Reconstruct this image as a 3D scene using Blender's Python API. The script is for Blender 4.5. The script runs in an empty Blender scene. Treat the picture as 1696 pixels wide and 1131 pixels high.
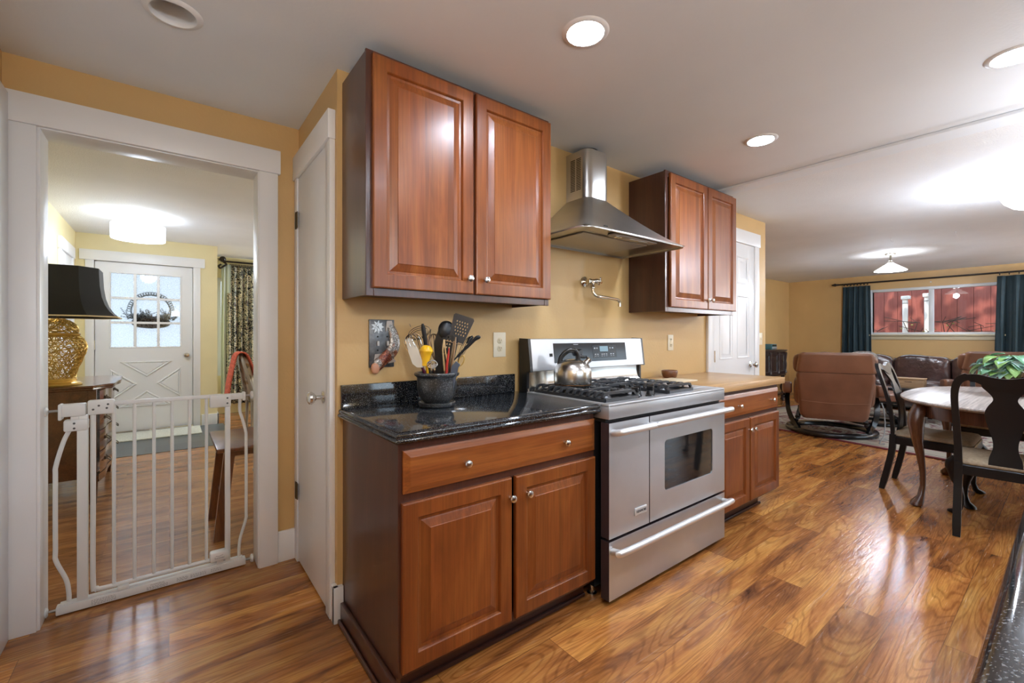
import bpy, bmesh, math, random
from mathutils import Vector, Matrix
R = math.radians
random.seed(7)
sc = bpy.context.scene
COL = sc.collection

# ------------------------------------------------------------------ camera, sky, sun, exposure
cam_d = bpy.data.cameras.new('camera')
cam = bpy.data.objects.new('camera', cam_d)
COL.objects.link(cam)
cam.location = (0, 0, 1.232)
cam.rotation_euler = (R(90), 0, -math.atan2(.6143, .789))
cam_d.sensor_width = 36
cam_d.lens = 36 * 729.5 / 1696
cam_d.shift_y = -9.5 / 1696
cam_d.clip_start = .02
sc.camera = cam

world = bpy.data.worlds.new('sky')
sc.world = world
world.use_nodes = True
bg = world.node_tree.nodes['Background']
bg.inputs[0].default_value = (.70, .86, 1.0, 1)
bg.inputs[1].default_value = 4.0

sun_d = bpy.data.lights.new('sun', 'SUN')
sun_d.energy = 5
sun_d.angle = R(1.5)
sun_d.color = (1, .86, .68)
sun = bpy.data.objects.new('sun', sun_d)
COL.objects.link(sun)
sun.rotation_euler = Vector((.62, .12, -.78)).to_track_quat('-Z', 'Y').to_euler()

sc.view_settings.view_transform = 'Standard'
sc.view_settings.look = 'None'
sc.view_settings.gamma = 1
sc.view_settings.use_curve_mapping = False
sc.view_settings.exposure = 0.18
sc.cycles.use_denoising = True
sc.cycles.max_bounces = 10
sc.cycles.diffuse_bounces = 6
sc.cycles.glossy_bounces = 5
sc.cycles.transparent_max_bounces = 12
sc.cycles.sample_clamp_indirect = 6
sc.cycles.caustics_reflective = False
sc.cycles.caustics_refractive = False
SPOT = 260.0       # recessed lights
DRUM = 4.0         # hall drum lamp
PEND = 3.5         # glass pendants
PEND_W = 75
LAMP_W = 12
WALL_FILL = 52
DRUM_W = 16
FLOOR_FILL = 160
WB = (.82, .93, 1.10)      # lamps as balanced in the photograph

# ------------------------------------------------------------------ materials
MATS = {}
def _new(name):
    m = bpy.data.materials.new(name)
    m.use_nodes = True
    nt = m.node_tree
    return m, nt, nt.nodes['Principled BSDF']
def N(nt, t, **kw):
    n = nt.nodes.new(t)
    for k, v in kw.items():
        if k.startswith('i_'):
            n.inputs[k[2:].replace('_', ' ')].default_value = v
        else:
            setattr(n, k, v)
    return n
def objmap(nt, scale=(1, 1, 1), rot=(0, 0, 0)):
    tc = N(nt, 'ShaderNodeTexCoord')
    mp = N(nt, 'ShaderNodeMapping')
    mp.inputs['Scale'].default_value = scale
    mp.inputs['Rotation'].default_value = rot
    nt.links.new(tc.outputs['Object'], mp.inputs['Vector'])
    return mp
def ramp(nt, fac, stops, interp='LINEAR'):
    r = N(nt, 'ShaderNodeValToRGB')
    r.color_ramp.interpolation = interp
    els = r.color_ramp.elements
    while len(els) < len(stops):
        els.new(.5)
    for e, (p, c) in zip(els, stops):
        e.position = p
        e.color = (c[0], c[1], c[2], 1)
    nt.links.new(fac, r.inputs['Fac'])
    return r.outputs['Color']
def mixc(nt, fac, a, b, mode='MIX'):
    n = N(nt, 'ShaderNodeMix', data_type='RGBA', blend_type=mode)
    for sock, v in ((n.inputs[0], fac), (n.inputs[6], a), (n.inputs[7], b)):
        if isinstance(v, bpy.types.NodeSocket):
            nt.links.new(v, sock)
        elif isinstance(v, (int, float)):
            sock.default_value = v
        else:
            sock.default_value = (v[0], v[1], v[2], 1)
    return n.outputs[2]
def math_n(nt, op, a, b=0.0, c=None):
    n = N(nt, 'ShaderNodeMath', operation=op)
    for i, v in enumerate((a, b) if c is None else (a, b, c)):
        if isinstance(v, bpy.types.NodeSocket):
            nt.links.new(v, n.inputs[i])
        else:
            n.inputs[i].default_value = v
    return n.outputs[0]
def noise(nt, vec, scale, detail=4, rough=.5, dist=0.0, dims='3D'):
    n = N(nt, 'ShaderNodeTexNoise', noise_dimensions=dims)
    n.inputs['Scale'].default_value = scale
    n.inputs['Detail'].default_value = detail
    n.inputs['Roughness'].default_value = rough
    n.inputs['Distortion'].default_value = dist
    if vec is not None:
        nt.links.new(vec, n.inputs['Vector'])
    return n
def bump(nt, bs, h, strength=.2, dist=.01):
    b = N(nt, 'ShaderNodeBump')
    b.inputs['Strength'].default_value = strength
    b.inputs['Distance'].default_value = dist
    nt.links.new(h, b.inputs['Height'])
    nt.links.new(b.outputs['Normal'], bs.inputs['Normal'])

def plain(name, col, rough=.5, metal=0, coat=0, spec=.5, nz=0, nzs=8, bmp=0, bs=60, emit=None, es=0, bd=.004, sheen=0):
    if name in MATS:
        return MATS[name]
    m, nt, b = _new(name)
    b.inputs['Base Color'].default_value = (*col, 1)
    b.inputs['Roughness'].default_value = rough
    b.inputs['Metallic'].default_value = metal
    b.inputs['Coat Weight'].default_value = coat
    b.inputs['Specular IOR Level'].default_value = spec
    if sheen:
        b.inputs['Sheen Weight'].default_value = sheen
    if nz:
        mp = objmap(nt)
        n = noise(nt, mp.outputs[0], nzs, 5)
        c = ramp(nt, n.outputs['Fac'], [(.3, [x * (1 - nz) for x in col]), (.7, [min(1, x * (1 + nz)) for x in col])])
        nt.links.new(c, b.inputs['Base Color'])
    if bmp:
        mp = objmap(nt)
        n = noise(nt, mp.outputs[0], bs, 4)
        bump(nt, b, n.outputs['Fac'], bmp, bd)
    if emit:
        b.inputs['Emission Color'].default_value = (*emit, 1)
        b.inputs['Emission Strength'].default_value = es
    MATS[name] = m
    return m

def wood(name, stops, axis='z', k=1.0, rough=.3, coat=0, fine=.35, across=6, bmp=.05, boards=.0, spec=.5):
    m, nt, b = _new(name)
    i = 'xyz'.index(axis)
    s = [across, across, across]; s[i] = .7
    mp = objmap(nt, s)
    n = noise(nt, mp.outputs[0], 1.6 * k, 5, .55, 1.4)
    c = ramp(nt, n.outputs['Fac'], stops)
    s2 = [130, 130, 130]; s2[i] = 3
    mp2 = objmap(nt, s2)
    n2 = noise(nt, mp2.outputs[0], 1.0 * k, 3, .6)
    g = ramp(nt, n2.outputs['Fac'], [(.35, (1 - fine,) * 3), (.65, (1.0,) * 3)])
    c = mixc(nt, 1.0, c, g, 'MULTIPLY')
    if boards:
        s3 = [14, 14, 14]; s3[i] = .01
        mp3 = objmap(nt, s3)
        v = N(nt, 'ShaderNodeTexVoronoi', feature='F1')
        v.inputs['Scale'].default_value = 1
        nt.links.new(mp3.outputs[0], v.inputs['Vector'])
        sep = N(nt, 'ShaderNodeSeparateColor')
        nt.links.new(v.outputs['Color'], sep.inputs[0])
        q = ramp(nt, sep.outputs[0], [(0, (1 - boards,) * 3), (1, (1,) * 3)])
        c = mixc(nt, 1.0, c, q, 'MULTIPLY')
    nt.links.new(c, b.inputs['Base Color'])
    b.inputs['Roughness'].default_value = rough
    b.inputs['Coat Weight'].default_value = coat
    b.inputs['Coat Roughness'].default_value = .22
    b.inputs['Specular IOR Level'].default_value = spec
    if bmp:
        bump(nt, b, n2.outputs['Fac'], bmp, .003)
    MATS[name] = m
    return m

def floor_mat(name, bw, rh, stops, rough, grain=1.0, bmpv=.15, gap=.0014):
    m, nt, b = _new(name)
    mp = objmap(nt)
    br = N(nt, 'ShaderNodeTexBrick', offset=.37, offset_frequency=2)
    br.inputs['Scale'].default_value = 1
    br.inputs['Brick Width'].default_value = bw
    br.inputs['Row Height'].default_value = rh
    br.inputs['Mortar Size'].default_value = gap
    br.inputs['Mortar Smooth'].default_value = .1
    br.inputs['Color1'].default_value = (0, 0, 0, 1)
    br.inputs['Color2'].default_value = (1, 1, 1, 1)
    br.inputs['Mortar'].default_value = (.5, .5, .5, 1)
    nt.links.new(mp.outputs[0], br.inputs['Vector'])
    rnd = br.outputs['Color']
    w = math_n(nt, 'MULTIPLY', rnd, 37.0)
    mp1 = objmap(nt, (.95, 6.2, 1))
    n1 = noise(nt, mp1.outputs[0], 1.15 * grain, 5, .58, 1.1, '4D')
    nt.links.new(w, n1.inputs['W'])
    c = ramp(nt, n1.outputs['Fac'], stops)
    # growth-ring figure
    mp0 = objmap(nt, (.8, 6.0, 1))
    n0 = noise(nt, mp0.outputs[0], .7 * grain, 2, .45, .5, '4D')
    nt.links.new(w, n0.inputs['W'])
    ring = math_n(nt, 'SINE', math_n(nt, 'MULTIPLY', n0.outputs['Fac'], 240.0))
    g = ramp(nt, math_n(nt, 'MULTIPLY_ADD', ring, .5, .5), [(0, (.62, .56, .52)), (.35, (1, 1, 1)), (1, (1.0, 1.0, 1.0))])
    c = mixc(nt, .7, c, g, 'MULTIPLY')
    mp2 = objmap(nt, (7, 120, 1))
    n2 = noise(nt, mp2.outputs[0], 1, 3, .6)
    g2 = ramp(nt, n2.outputs['Fac'], [(.3, (.62, .58, .55)), (.6, (1, 1, 1))])
    c = mixc(nt, .8, c, g2, 'MULTIPLY')
    mp3 = objmap(nt, (3, 42, 1))
    n3 = noise(nt, mp3.outputs[0], 1, 4, .65, .8)
    g3 = ramp(nt, n3.outputs['Fac'], [(.60, (0, 0, 0)), (.74, (1, 1, 1))])
    c = mixc(nt, math_n(nt, 'MULTIPLY', g3, .34), c, (.66, .50, .38), 'MIX')
    tone = ramp(nt, rnd, [(0, (.66, .62, .60)), (1, (1.12, 1.08, 1.0))])
    c = mixc(nt, 1.0, c, tone, 'MULTIPLY')
    c = mixc(nt, math_n(nt, 'MULTIPLY', br.outputs['Fac'], .55), c, (.08, .035, .015))
    nt.links.new(c, b.inputs['Base Color'])
    rr = ramp(nt, n2.outputs['Fac'], [(.2, (rough * .8,) * 3), (.8, (rough * 1.35,) * 3)])
    nt.links.new(rr, b.inputs['Roughness'])
    mpb = objmap(nt, (5, 22, 1))
    nb = noise(nt, mpb.outputs[0], 2.2, 3, .55, .5)
    h = math_n(nt, 'ADD', nb.outputs['Fac'], math_n(nt, 'MULTIPLY', n2.outputs['Fac'], .5))
    h = math_n(nt, 'SUBTRACT', h, math_n(nt, 'MULTIPLY', br.outputs['Fac'], .6))
    bump(nt, b, h, bmpv, .006)
    MATS[name] = m
    return m

def granite(name, base, speck, rough=.1):
    m, nt, b = _new(name)
    mp = objmap(nt)
    v = noise(nt, mp.outputs[0], 260, 2, .6)
    c = ramp(nt, v.outputs['Fac'], [(.0, base), (.56, [x * 1.7 for x in base]), (.64, speck), (.78, [min(1, x * 1.8) for x in speck])])
    n2 = noise(nt, mp.outputs[0], 9, 3)
    g = ramp(nt, n2.outputs['Fac'], [(.3, (.55,) * 3), (.7, (1,) * 3)])
    c = mixc(nt, 1, c, g, 'MULTIPLY')
    nt.links.new(c, b.inputs['Base Color'])
    b.inputs['Roughness'].default_value = rough
    b.inputs['Specular IOR Level'].default_value = .85
    MATS[name] = m
    return m

def steel(name, col=(.74, .735, .725), rough=.34, axis='x', metal=.72):
    m, nt, b = _new(name)
    s = [240, 240, 240]; s['xyz'.index(axis)] = 3
    mp = objmap(nt, s)
    n = noise(nt, mp.outputs[0], 1, 2, .6)
    nt.links.new(ramp(nt, n.outputs['Fac'], [(.3, (rough * .93,) * 3), (.7, (rough * 1.07,) * 3)]), b.inputs['Roughness'])
    mp2 = objmap(nt)
    n2 = noise(nt, mp2.outputs[0], 3.5, 3, .5)
    nt.links.new(ramp(nt, n2.outputs['Fac'], [(.3, [x * .9 for x in col]), (.7, [min(1, x * 1.06) for x in col])]), b.inputs['Base Color'])
    b.inputs['Metallic'].default_value = metal
    MATS[name] = m
    return m

def clear_glass(name, tint=(1, 1, 1), refl=1.0, frost=0.0):
    m, nt, b = _new(name)
    nt.nodes.remove(b)
    out = nt.nodes['Material Output']
    tr = N(nt, 'ShaderNodeBsdfTransparent'); tr.inputs[0].default_value = (*tint, 1)
    gl = N(nt, 'ShaderNodeBsdfGlossy'); gl.inputs['Roughness'].default_value = .02
    fr = N(nt, 'ShaderNodeFresnel'); fr.inputs[0].default_value = 1.45
    mx = N(nt, 'ShaderNodeMixShader')
    base = tr.outputs[0]
    if frost:
        mp = objmap(nt)
        nz = noise(nt, mp.outputs[0], 55, 3)
        tl = N(nt, 'ShaderNodeBsdfTranslucent'); tl.inputs[0].default_value = (.95, .97, 1, 1)
        m2 = N(nt, 'ShaderNodeMixShader')
        nt.links.new(ramp(nt, nz.outputs['Fac'], [(.35, (frost * .6,) * 3), (.65, (min(1, frost * 1.3),) * 3)]), m2.inputs[0])
        nt.links.new(tr.outputs[0], m2.inputs[1]); nt.links.new(tl.outputs[0], m2.inputs[2])
        base = m2.outputs[0]
    ge = N(nt, 'ShaderNodeNewGeometry')          # only the face a ray enters by reflects
    front = math_n(nt, 'SUBTRACT', 1.0, ge.outputs['Backfacing'])
    nt.links.new(math_n(nt, 'MULTIPLY', math_n(nt, 'MULTIPLY', fr.outputs[0], refl), front), mx.inputs[0])
    nt.links.new(base, mx.inputs[1]); nt.links.new(gl.outputs[0], mx.inputs[2])
    nt.links.new(mx.outputs[0], out.inputs[0])
    MATS[name] = m
    return m

def paint(name, col, rough=.6, bmp=.12, bs=90, var=.05):
    m, nt, b = _new(name)
    mp = objmap(nt)
    n = noise(nt, mp.outputs[0], 1.6, 3)
    nt.links.new(ramp(nt, n.outputs['Fac'], [(.3, [x * (1 - var) for x in col]), (.7, [x * (1 + var) for x in col])]), b.inputs['Base Color'])
    b.inputs['Roughness'].default_value = rough
    n2 = noise(nt, mp.outputs[0], bs, 3)
    bump(nt, b, n2.outputs['Fac'], bmp, .004)
    MATS[name] = m
    return m

M_wall = paint('golden_tan_paint', (.60, .395, .165), .45, .18, 70)
M_hall = paint('pale_yellow_paint', (.80, .70, .41), .55, .2, 60)
M_ceil = paint('ceiling_white', (.77, .80, .83), .75, .12, 60, .03)
M_pop = paint('popcorn_ceiling', (.80, .80, .80), .85, .9, 120, .04)
M_white = plain('white_trim_paint', (.80, .80, .80), .35)
M_gatew = plain('gate_enamel', (.74, .735, .71), .35)
M_cherry = wood('cherry_vertical', [(.25, (.165, .041, .011)), (.5, (.265, .074, .017)), (.75, (.36, .120, .028))], 'z', 1, .34, .12, .25, 5, .03, .22, .38)
M_cherry_h = wood('cherry_horizontal', [(.25, (.185, .048, .012)), (.5, (.28, .083, .019)), (.75, (.37, .125, .028))], 'x', 1, .34, .12, .25, 5, .03, 0, .38)
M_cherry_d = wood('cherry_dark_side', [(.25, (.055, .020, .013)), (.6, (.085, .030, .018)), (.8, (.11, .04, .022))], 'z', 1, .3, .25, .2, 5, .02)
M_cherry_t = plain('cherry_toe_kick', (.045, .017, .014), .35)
M_granite = granite('black_granite', (.007, .008, .010), (.15, .16, .17), .09)
M_granite_pot = granite('speckled_stoneware', (.012, .013, .015), (.22, .23, .24), .28)
M_steel = steel('brushed_steel', (.54, .555, .58), .36, 'x')
M_steel_v = steel('brushed_steel_hood', (.54, .525, .49), .30, 'x', .95)
M_nickel = plain('satin_nickel', (.72, .70, .67), .22, 1)
M_chrome = plain('chrome', (.8, .8, .79), .08, 1)
M_black = plain('black_enamel', (.012, .012, .013), .3)
M_blackgl = plain('black_glass', (.010, .010, .011), .05, 0, .3)
M_iron = plain('cast_iron', (.028, .029, .032), .32, 0, 0, .6, 0, 8, .1, 200)
M_plastic = plain('black_nylon', (.012, .013, .015), .38)
M_wire = plain('steel_wire', (.65, .64, .62), .2, 1)
M_brass = plain('antique_hinge', (.10, .08, .055), .4, 1)
M_ivory = plain('ivory_plastic', (.80, .72, .55), .4)
M_dark = plain('dark_slot', (.01, .01, .01), .7)
M_gold = plain('gold_ceramic', (.80, .52, .13), .25, .5, 0, .5, .15, 20)
M_lampblack = plain('black_shade_fabric', (.014, .015, .017), .55, 0, 0, .4, 0, 8, .1, 300)
M_walnut = wood('dresser_mahogany', [(.25, (.085, .028, .011)), (.6, (.15, .052, .02)), (.8, (.2, .075, .03))], 'y', 1, .16, .5, .25, 5)
M_stool = wood('stool_wood', [(.25, (.13, .042, .014)), (.6, (.21, .075, .024)), (.8, (.26, .10, .035))], 'z', 1, .3, .2)
M_table = wood('table_sheen_wood', [(.25, (.33, .28, .24)), (.5, (.52, .46, .42)), (.75, (.68, .63, .58))], 'x', .8, .34, .1, .4, 9)  # pale streaks put the window's reflection into the top's colour
M_tleg = wood('table_leg_walnut', [(.25, (.06, .022, .010)), (.6, (.11, .042, .02)), (.8, (.15, .062, .03))], 'z', 1, .25, .3)
M_chair = plain('black_lacquer', (.008, .008, .009), .34, 0, .05, .3)
M_seat = plain('beige_chair_fabric', (.36, .29, .20), .85, 0, 0, .3, .18, 60, .3, 250)
M_butcher = wood('butcher_block', [(.25, (.44, .25, .10)), (.55, (.58, .35, .155)), (.8, (.70, .46, .23))], 'x', 1, .35, .05, .2, 9, .03, .18)
M_leather = plain('brown_leather', (.185, .082, .047), .38, 0, .08, .5, .14, 5, .12, 130)
M_sofa = plain('dark_brown_leather', (.066, .034, .030), .27, 0, .2, .6, .3, 5, .5, 9, None, 0, .03)
M_teal = plain('slate_curtain_cloth', (.032, .055, .066), .75, 0, 0, .3, .12, 6, .15, 200)
M_rod = plain('dark_bronze', (.025, .018, .014), .4, .4)
M_ebony = wood('carved_oak_dark', [(.25, (.02, .012, .012)), (.6, (.045, .026, .024)), (.8, (.07, .042, .038))], 'z', 1, .3, .3)
M_floor = floor_mat('laminate_planks', 1.22, .165, [(.24, (.085, .030, .012)), (.38, (.28, .105, .032)), (.49, (.50, .205, .055)), (.60, (.66, .32, .085)), (.76, (.78, .46, .15))], .22, 1.0, .2)
M_oak = floor_mat('oak_strip_floor', .8, .06, [(.25, (.30, .135, .055)), (.5, (.44, .21, .085)), (.75, (.56, .29, .13))], .2, .8, .07, .0008)
M_pane = clear_glass('window_glass')
M_frost = clear_glass('textured_glass', (.50, .50, .51), .6, .16)

# ------------------------------------------------------------------ mesh helpers
ORIG = {}
class MB:
    def __init__(s):
        s.v = []; s.f = []; s.mi = []; s.cur = 0
    def mat(s, i):
        s.cur = i; return s
    def add(s, vs, fs):
        o = len(s.v)
        s.v += [tuple(p) for p in vs]
        for f in fs:
            s.f.append([i + o for i in f]); s.mi.append(s.cur)
        return s
    def box(s, x0, x1, y0, y1, z0, z1, b=0, seg=2):
        x0, x1 = sorted((x0, x1)); y0, y1 = sorted((y0, y1)); z0, z1 = sorted((z0, z1))
        vs = [(x, y, z) for x in (x0, x1) for y in (y0, y1) for z in (z0, z1)]
        fs = [(0, 1, 3, 2), (4, 6, 7, 5), (0, 4, 5, 1), (2, 3, 7, 6), (0, 2, 6, 4), (1, 5, 7, 3)]
        if not b:
            return s.add(vs, fs)
        bm = bmesh.new()
        bv = [bm.verts.new(p) for p in vs]
        for f in fs:
            bm.faces.new([bv[i] for i in f])
        bmesh.ops.bevel(bm, geom=bm.edges[:], offset=b, segments=seg, profile=.5, affect='EDGES')
        bm.verts.index_update()
        s.add([v.co[:] for v in bm.verts], [[v.index for v in f.verts] for f in bm.faces])
        bm.free()
        return s
    def loft(s, rings, closed=True, cap=True):
        n = len(rings[0]); vs = [p for r in rings for p in r]; fs = []
        for i in range(len(rings) - 1):
            for j in range(n if closed else n - 1):
                k = (j + 1) % n
                fs.append((i * n + j, i * n + k, (i + 1) * n + k, (i + 1) * n + j))
        if cap and closed:
            fs.append(tuple(range(n - 1, -1, -1)))
            fs.append(tuple(range((len(rings) - 1) * n, len(rings) * n)))
        return s.add(vs, fs)
    def tube(s, pts, r, n=10, flat=1.0, up=None, closed=False):
        P = [Vector(p) for p in pts]; m = len(P)
        rr = r if isinstance(r, (list, tuple)) else [r] * m
        rings = []; nrm = None
        for i in range(m):
            if closed:
                t = (P[(i + 1) % m] - P[i - 1]).normalized()
            else:
                t = (P[min(i + 1, m - 1)] - P[max(i - 1, 0)]).normalized()
            if nrm is None:
                a = Vector(up) if up else (Vector((0, 0, 1)) if abs(t.z) < .9 else Vector((1, 0, 0)))
                nrm = (a - t * a.dot(t)).normalized()
            else:
                nrm = (nrm - t * nrm.dot(t)).normalized()
            bi = t.cross(nrm)
            rings.append([tuple(P[i] + (nrm * math.cos(2 * math.pi * k / n) * flat + bi * math.sin(2 * math.pi * k / n)) * rr[i]) for k in range(n)])
        if closed:
            rings.append(rings[0])
            return s.loft(rings, True, False)
        return s.loft(rings)
    def bar(s, pts, w, h, up=(0, 0, 1)):
        """rectangular section swept along a path, w across, h along up"""
        P = [Vector(p) for p in pts]; m = len(P); rings = []
        ww = w if isinstance(w, (list, tuple)) else [w] * m
        hh = h if isinstance(h, (list, tuple)) else [h] * m
        U = Vector(up)
        for i in range(m):
            t = (P[min(i + 1, m - 1)] - P[max(i - 1, 0)]).normalized()
            u = (U - t * U.dot(t)).normalized(); b = t.cross(u)
            rings.append([tuple(P[i] + b * (a * ww[i] / 2) + u * (c * hh[i] / 2)) for a, c in ((-1, -1), (1, -1), (1, 1), (-1, 1))])
        return s.loft(rings)
    def lathe(s, prof, o=(0, 0, 0), ax=(0, 0, 1), n=28, sx=1, sy=1, a0=0, cap=True):
        A = Vector(ax).normalized()
        q = Vector((1, 0, 0)) if abs(A.x) < .8 else Vector((0, 0, 1))
        e1 = (q - A * q.dot(A)).normalized(); e2 = A.cross(e1); O = Vector(o)
        rings = [[tuple(O + A * h + (e1 * math.cos(2 * math.pi * k / n + a0) * sx + e2 * math.sin(2 * math.pi * k / n + a0) * sy) * max(r, 1e-5)) for k in range(n)] for r, h in prof]
        return s.loft(rings, True, cap)
    def rects(s, prof, u0, u1, v0, v1, fn, cap=True):
        rings = [[fn(u0 + i, v0 + i, d), fn(u1 - i, v0 + i, d), fn(u1 - i, v1 - i, d), fn(u0 + i, v1 - i, d)] for i, d in prof]
        n = 4; vs = [p for r in rings for p in r]; fs = []
        for i in range(len(rings) - 1):
            for j in range(4):
                k = (j + 1) % 4
                fs.append((i * n + j, i * n + k, (i + 1) * n + k, (i + 1) * n + j))
        if cap:
            b = (len(rings) - 1) * 4
            fs += [(b, b + 1, b + 2, b + 3), (3, 2, 1, 0)]
        return s.add(vs, fs)
    def prism(s, poly, fa, fb):
        return s.loft([[fa(*p) for p in poly], [fb(*p) for p in poly]])
    def pillow(s, c, h, e=.5, nu=24, nv=14, fn=None):
        """superellipsoid of half sizes h; small e is boxy"""
        def sp(x):
            return math.copysign(abs(x) ** e, x)
        rings = []
        for i in range(nv + 1):
            t = -math.pi / 2 + math.pi * i / nv
            row = []
            for j in range(nu):
                p = 2 * math.pi * j / nu
                ct = max(sp(math.cos(t)), 1e-4)
                q = (c[0] + h[0] * ct * sp(math.cos(p)), c[1] + h[1] * ct * sp(math.sin(p)), c[2] + h[2] * sp(math.sin(t)))
                row.append(fn(*q) if fn else q)
            rings.append(row)
        return s.loft(rings)
    def xf(s, fn, start=0):
        for i in range(start, len(s.v)):
            s.v[i] = tuple(fn(*s.v[i]))
        return s
    def build(s, name, mats, parent=None, smooth=38, **kw):
        me = bpy.data.meshes.new(name)
        off = Vector((0, 0, 0))
        q = parent
        while q is not None:
            if q.name in ORIG:
                off = ORIG[q.name]; break
            q = q.parent
        me.from_pydata([(p[0] - off.x, p[1] - off.y, p[2] - off.z) for p in s.v], [], s.f)
        mats = mats if isinstance(mats, (list, tuple)) else [mats]
        for m in mats:
            me.materials.append(m)
        for p, i in zip(me.polygons, s.mi):
            p.material_index = i
        bm = bmesh.new(); bm.from_mesh(me)
        bmesh.ops.remove_doubles(bm, verts=bm.verts, dist=1e-6)
        bmesh.ops.recalc_face_normals(bm, faces=bm.faces)
        bm.to_mesh(me); bm.free()
        if smooth:
            me.shade_smooth()
            me.set_sharp_from_angle(angle=R(smooth))
        o = bpy.data.objects.new(name, me)
        COL.objects.link(o)
        if parent is not None:
            o.parent = parent
        for k, v in kw.items():
            o[k] = v
        return o
def tag(o, label, cat=None, group=None, kind=None):
    o['label'] = label
    if cat: o['category'] = cat
    if group: o['group'] = group
    if kind: o['kind'] = kind
    return o
def thing(name, loc, label, cat, group=None, world=True, rot=0, kind=None):
    """world=True: its parts are written in room coordinates; else in the thing's own"""
    o = bpy.data.objects.new(name, None)
    o.empty_display_size = .1
    COL.objects.link(o)
    o.location = loc
    o.rotation_euler = (0, 0, rot)
    ORIG[o.name] = Vector(loc) if world else Vector((0, 0, 0))
    return tag(o, label, cat, group, kind)
def solo(name, mb, mat, label, cat, loc=(0, 0, 0), group=None, kind=None, smooth=38):
    """a thing that is a single mesh written in room coordinates, its origin at loc"""
    mb.v = [(p[0] - loc[0], p[1] - loc[1], p[2] - loc[2]) for p in mb.v]
    o = mb.build(name, mat, None, smooth)
    o.location = loc
    return tag(o, label, cat, group, kind)
def struct(name, mb, mat, label, cat, smooth=0, parent=None):
    o = mb.build(name, mat, parent, smooth)
    if parent is None:
        tag(o, label, cat, None, 'structure')
    return o
def copy_tree(o, parent=None):
    c = o.copy(); COL.objects.link(c); c.parent = parent
    for ch in list(o.children):
        copy_tree(ch, c)
    if o.name in ORIG:
        ORIG[c.name] = Vector((0, 0, 0))
    return c
def text(name, s, size, loc, rot, mat, parent, ext=.0004):
    cu = bpy.data.curves.new(name, 'FONT')
    cu.body = s; cu.size = size; cu.extrude = ext; cu.align_x = 'CENTER'; cu.align_y = 'CENTER'
    cu.materials.append(mat)
    tmp = bpy.data.objects.new(name, cu)
    COL.objects.link(tmp)
    bpy.context.view_layer.update()
    me = bpy.data.meshes.new_from_object(tmp.evaluated_get(bpy.context.evaluated_depsgraph_get()))
    bpy.data.objects.remove(tmp)
    me.name = name
    o = bpy.data.objects.new(name, me)
    COL.objects.link(o)
    off = ORIG.get(parent.name) if parent else None
    q = parent
    while off is None and q is not None:
        off = ORIG.get(q.name); q = q.parent
    o.location = Vector(loc) - (off or Vector((0, 0, 0)))
    o.rotation_euler = rot
    o.parent = parent
    return o
def lerp(a, b, t): return a + (b - a) * t
def bez(pts, n=12):
    """Catmull-Rom through the points"""
    P = [Vector(p) for p in pts]
    P = [P[0] * 2 - P[1]] + P + [P[-1] * 2 - P[-2]]
    out = []
    for i in range(1, len(P) - 2):
        for k in range(n):
            t = k / n
            a, b, c, d = P[i - 1], P[i], P[i + 1], P[i + 2]
            out.append(.5 * ((2 * b) + (c - a) * t + (2 * a - 5 * b + 4 * c - d) * t * t + (3 * b - a - 3 * c + d) * t ** 3))
    out.append(P[-2])
    return [tuple(p) for p in out]
def rrect(x0, x1, y0, y1, r, z, n=5, rb=None):
    """rounded rectangle ring; front (low y) corners r, back corners rb"""
    rb = r if rb is None else rb
    out = []
    for cx, cy, rad, a in ((x0 + r, y0 + r, r, 180), (x1 - r, y0 + r, r, 270), (x1 - rb, y1 - rb, rb, 0), (x0 + rb, y1 - rb, rb, 90)):
        for k in range(n + 1):
            t = R(a + 90 * k / n)
            out.append((cx + rad * math.cos(t), cy + rad * math.sin(t), z))
    return out
def face_fn(y):      # panel facing -Y, depth goes +Y
    return lambda u, v, d: (u, y + d, v)
DOORP = [(0, .019), (0, .005), (.0015, .002), (.005, 0), (.054, 0), (.057, .003), (.060, .011), (.070, .012), (.074, .0105), (.100, .003), (.102, .001)]
DRAWP = [(0, .019), (0, .009), (.006, .007), (.020, .001), (.024, 0)]
KNOBP = [(.0065, 0), (.0055, .004), (.0045, .010), (.006, .014), (.0125, .018), (.0148, .023), (.0125, .0275), (.006, .030), (0, .0305)]
def knob(parent, x, y, z, k=1.0, m=None, ax=(0, -1, 0)):
    return MB().lathe([(r * k, h * k) for r, h in KNOBP], (x, y, z), ax, 18).build('knob', m or M_nickel, parent)

# ------------------------------------------------------------------ the room shell
KZ, FZ, HZ, TOP = 2.385, 2.385, 2.48, 2.60
# floors
struct('floor', MB().box(-.60, 10.9, -2.4, 2.80, -.12, 0).box(4.7, 10.9, 2.80, 3.98, -.12, 0), M_floor, 'glossy brown plank floor of the kitchen and family room', 'floor')
struct('floor_hall', MB().box(-1.0, 4.7, 2.80, 8.45, -.12, 0), M_oak, 'narrow oak strip floor beyond the gate', 'floor')
mm, nt, b = _new('slate_tile')
mp = objmap(nt); br = N(nt, 'ShaderNodeTexBrick', offset=.5)
br.inputs['Scale'].default_value = 1; br.inputs['Brick Width'].default_value = .4; br.inputs['Row Height'].default_value = .3; br.inputs['Mortar Size'].default_value = .006
br.inputs['Color1'].default_value = (.075, .092, .105, 1); br.inputs['Color2'].default_value = (.12, .14, .15, 1); br.inputs['Mortar'].default_value = (.10, .09, .08, 1)
nt.links.new(mp.outputs[0], br.inputs['Vector']); nt.links.new(br.outputs['Color'], b.inputs['Base Color']); b.inputs['Roughness'].default_value = .3
struct('floor_entry', MB().box(-.887, .60, 5.95, 7.39, 0, .004), mm, 'grey slate tiles in front of the white front door', 'floor')
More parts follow.
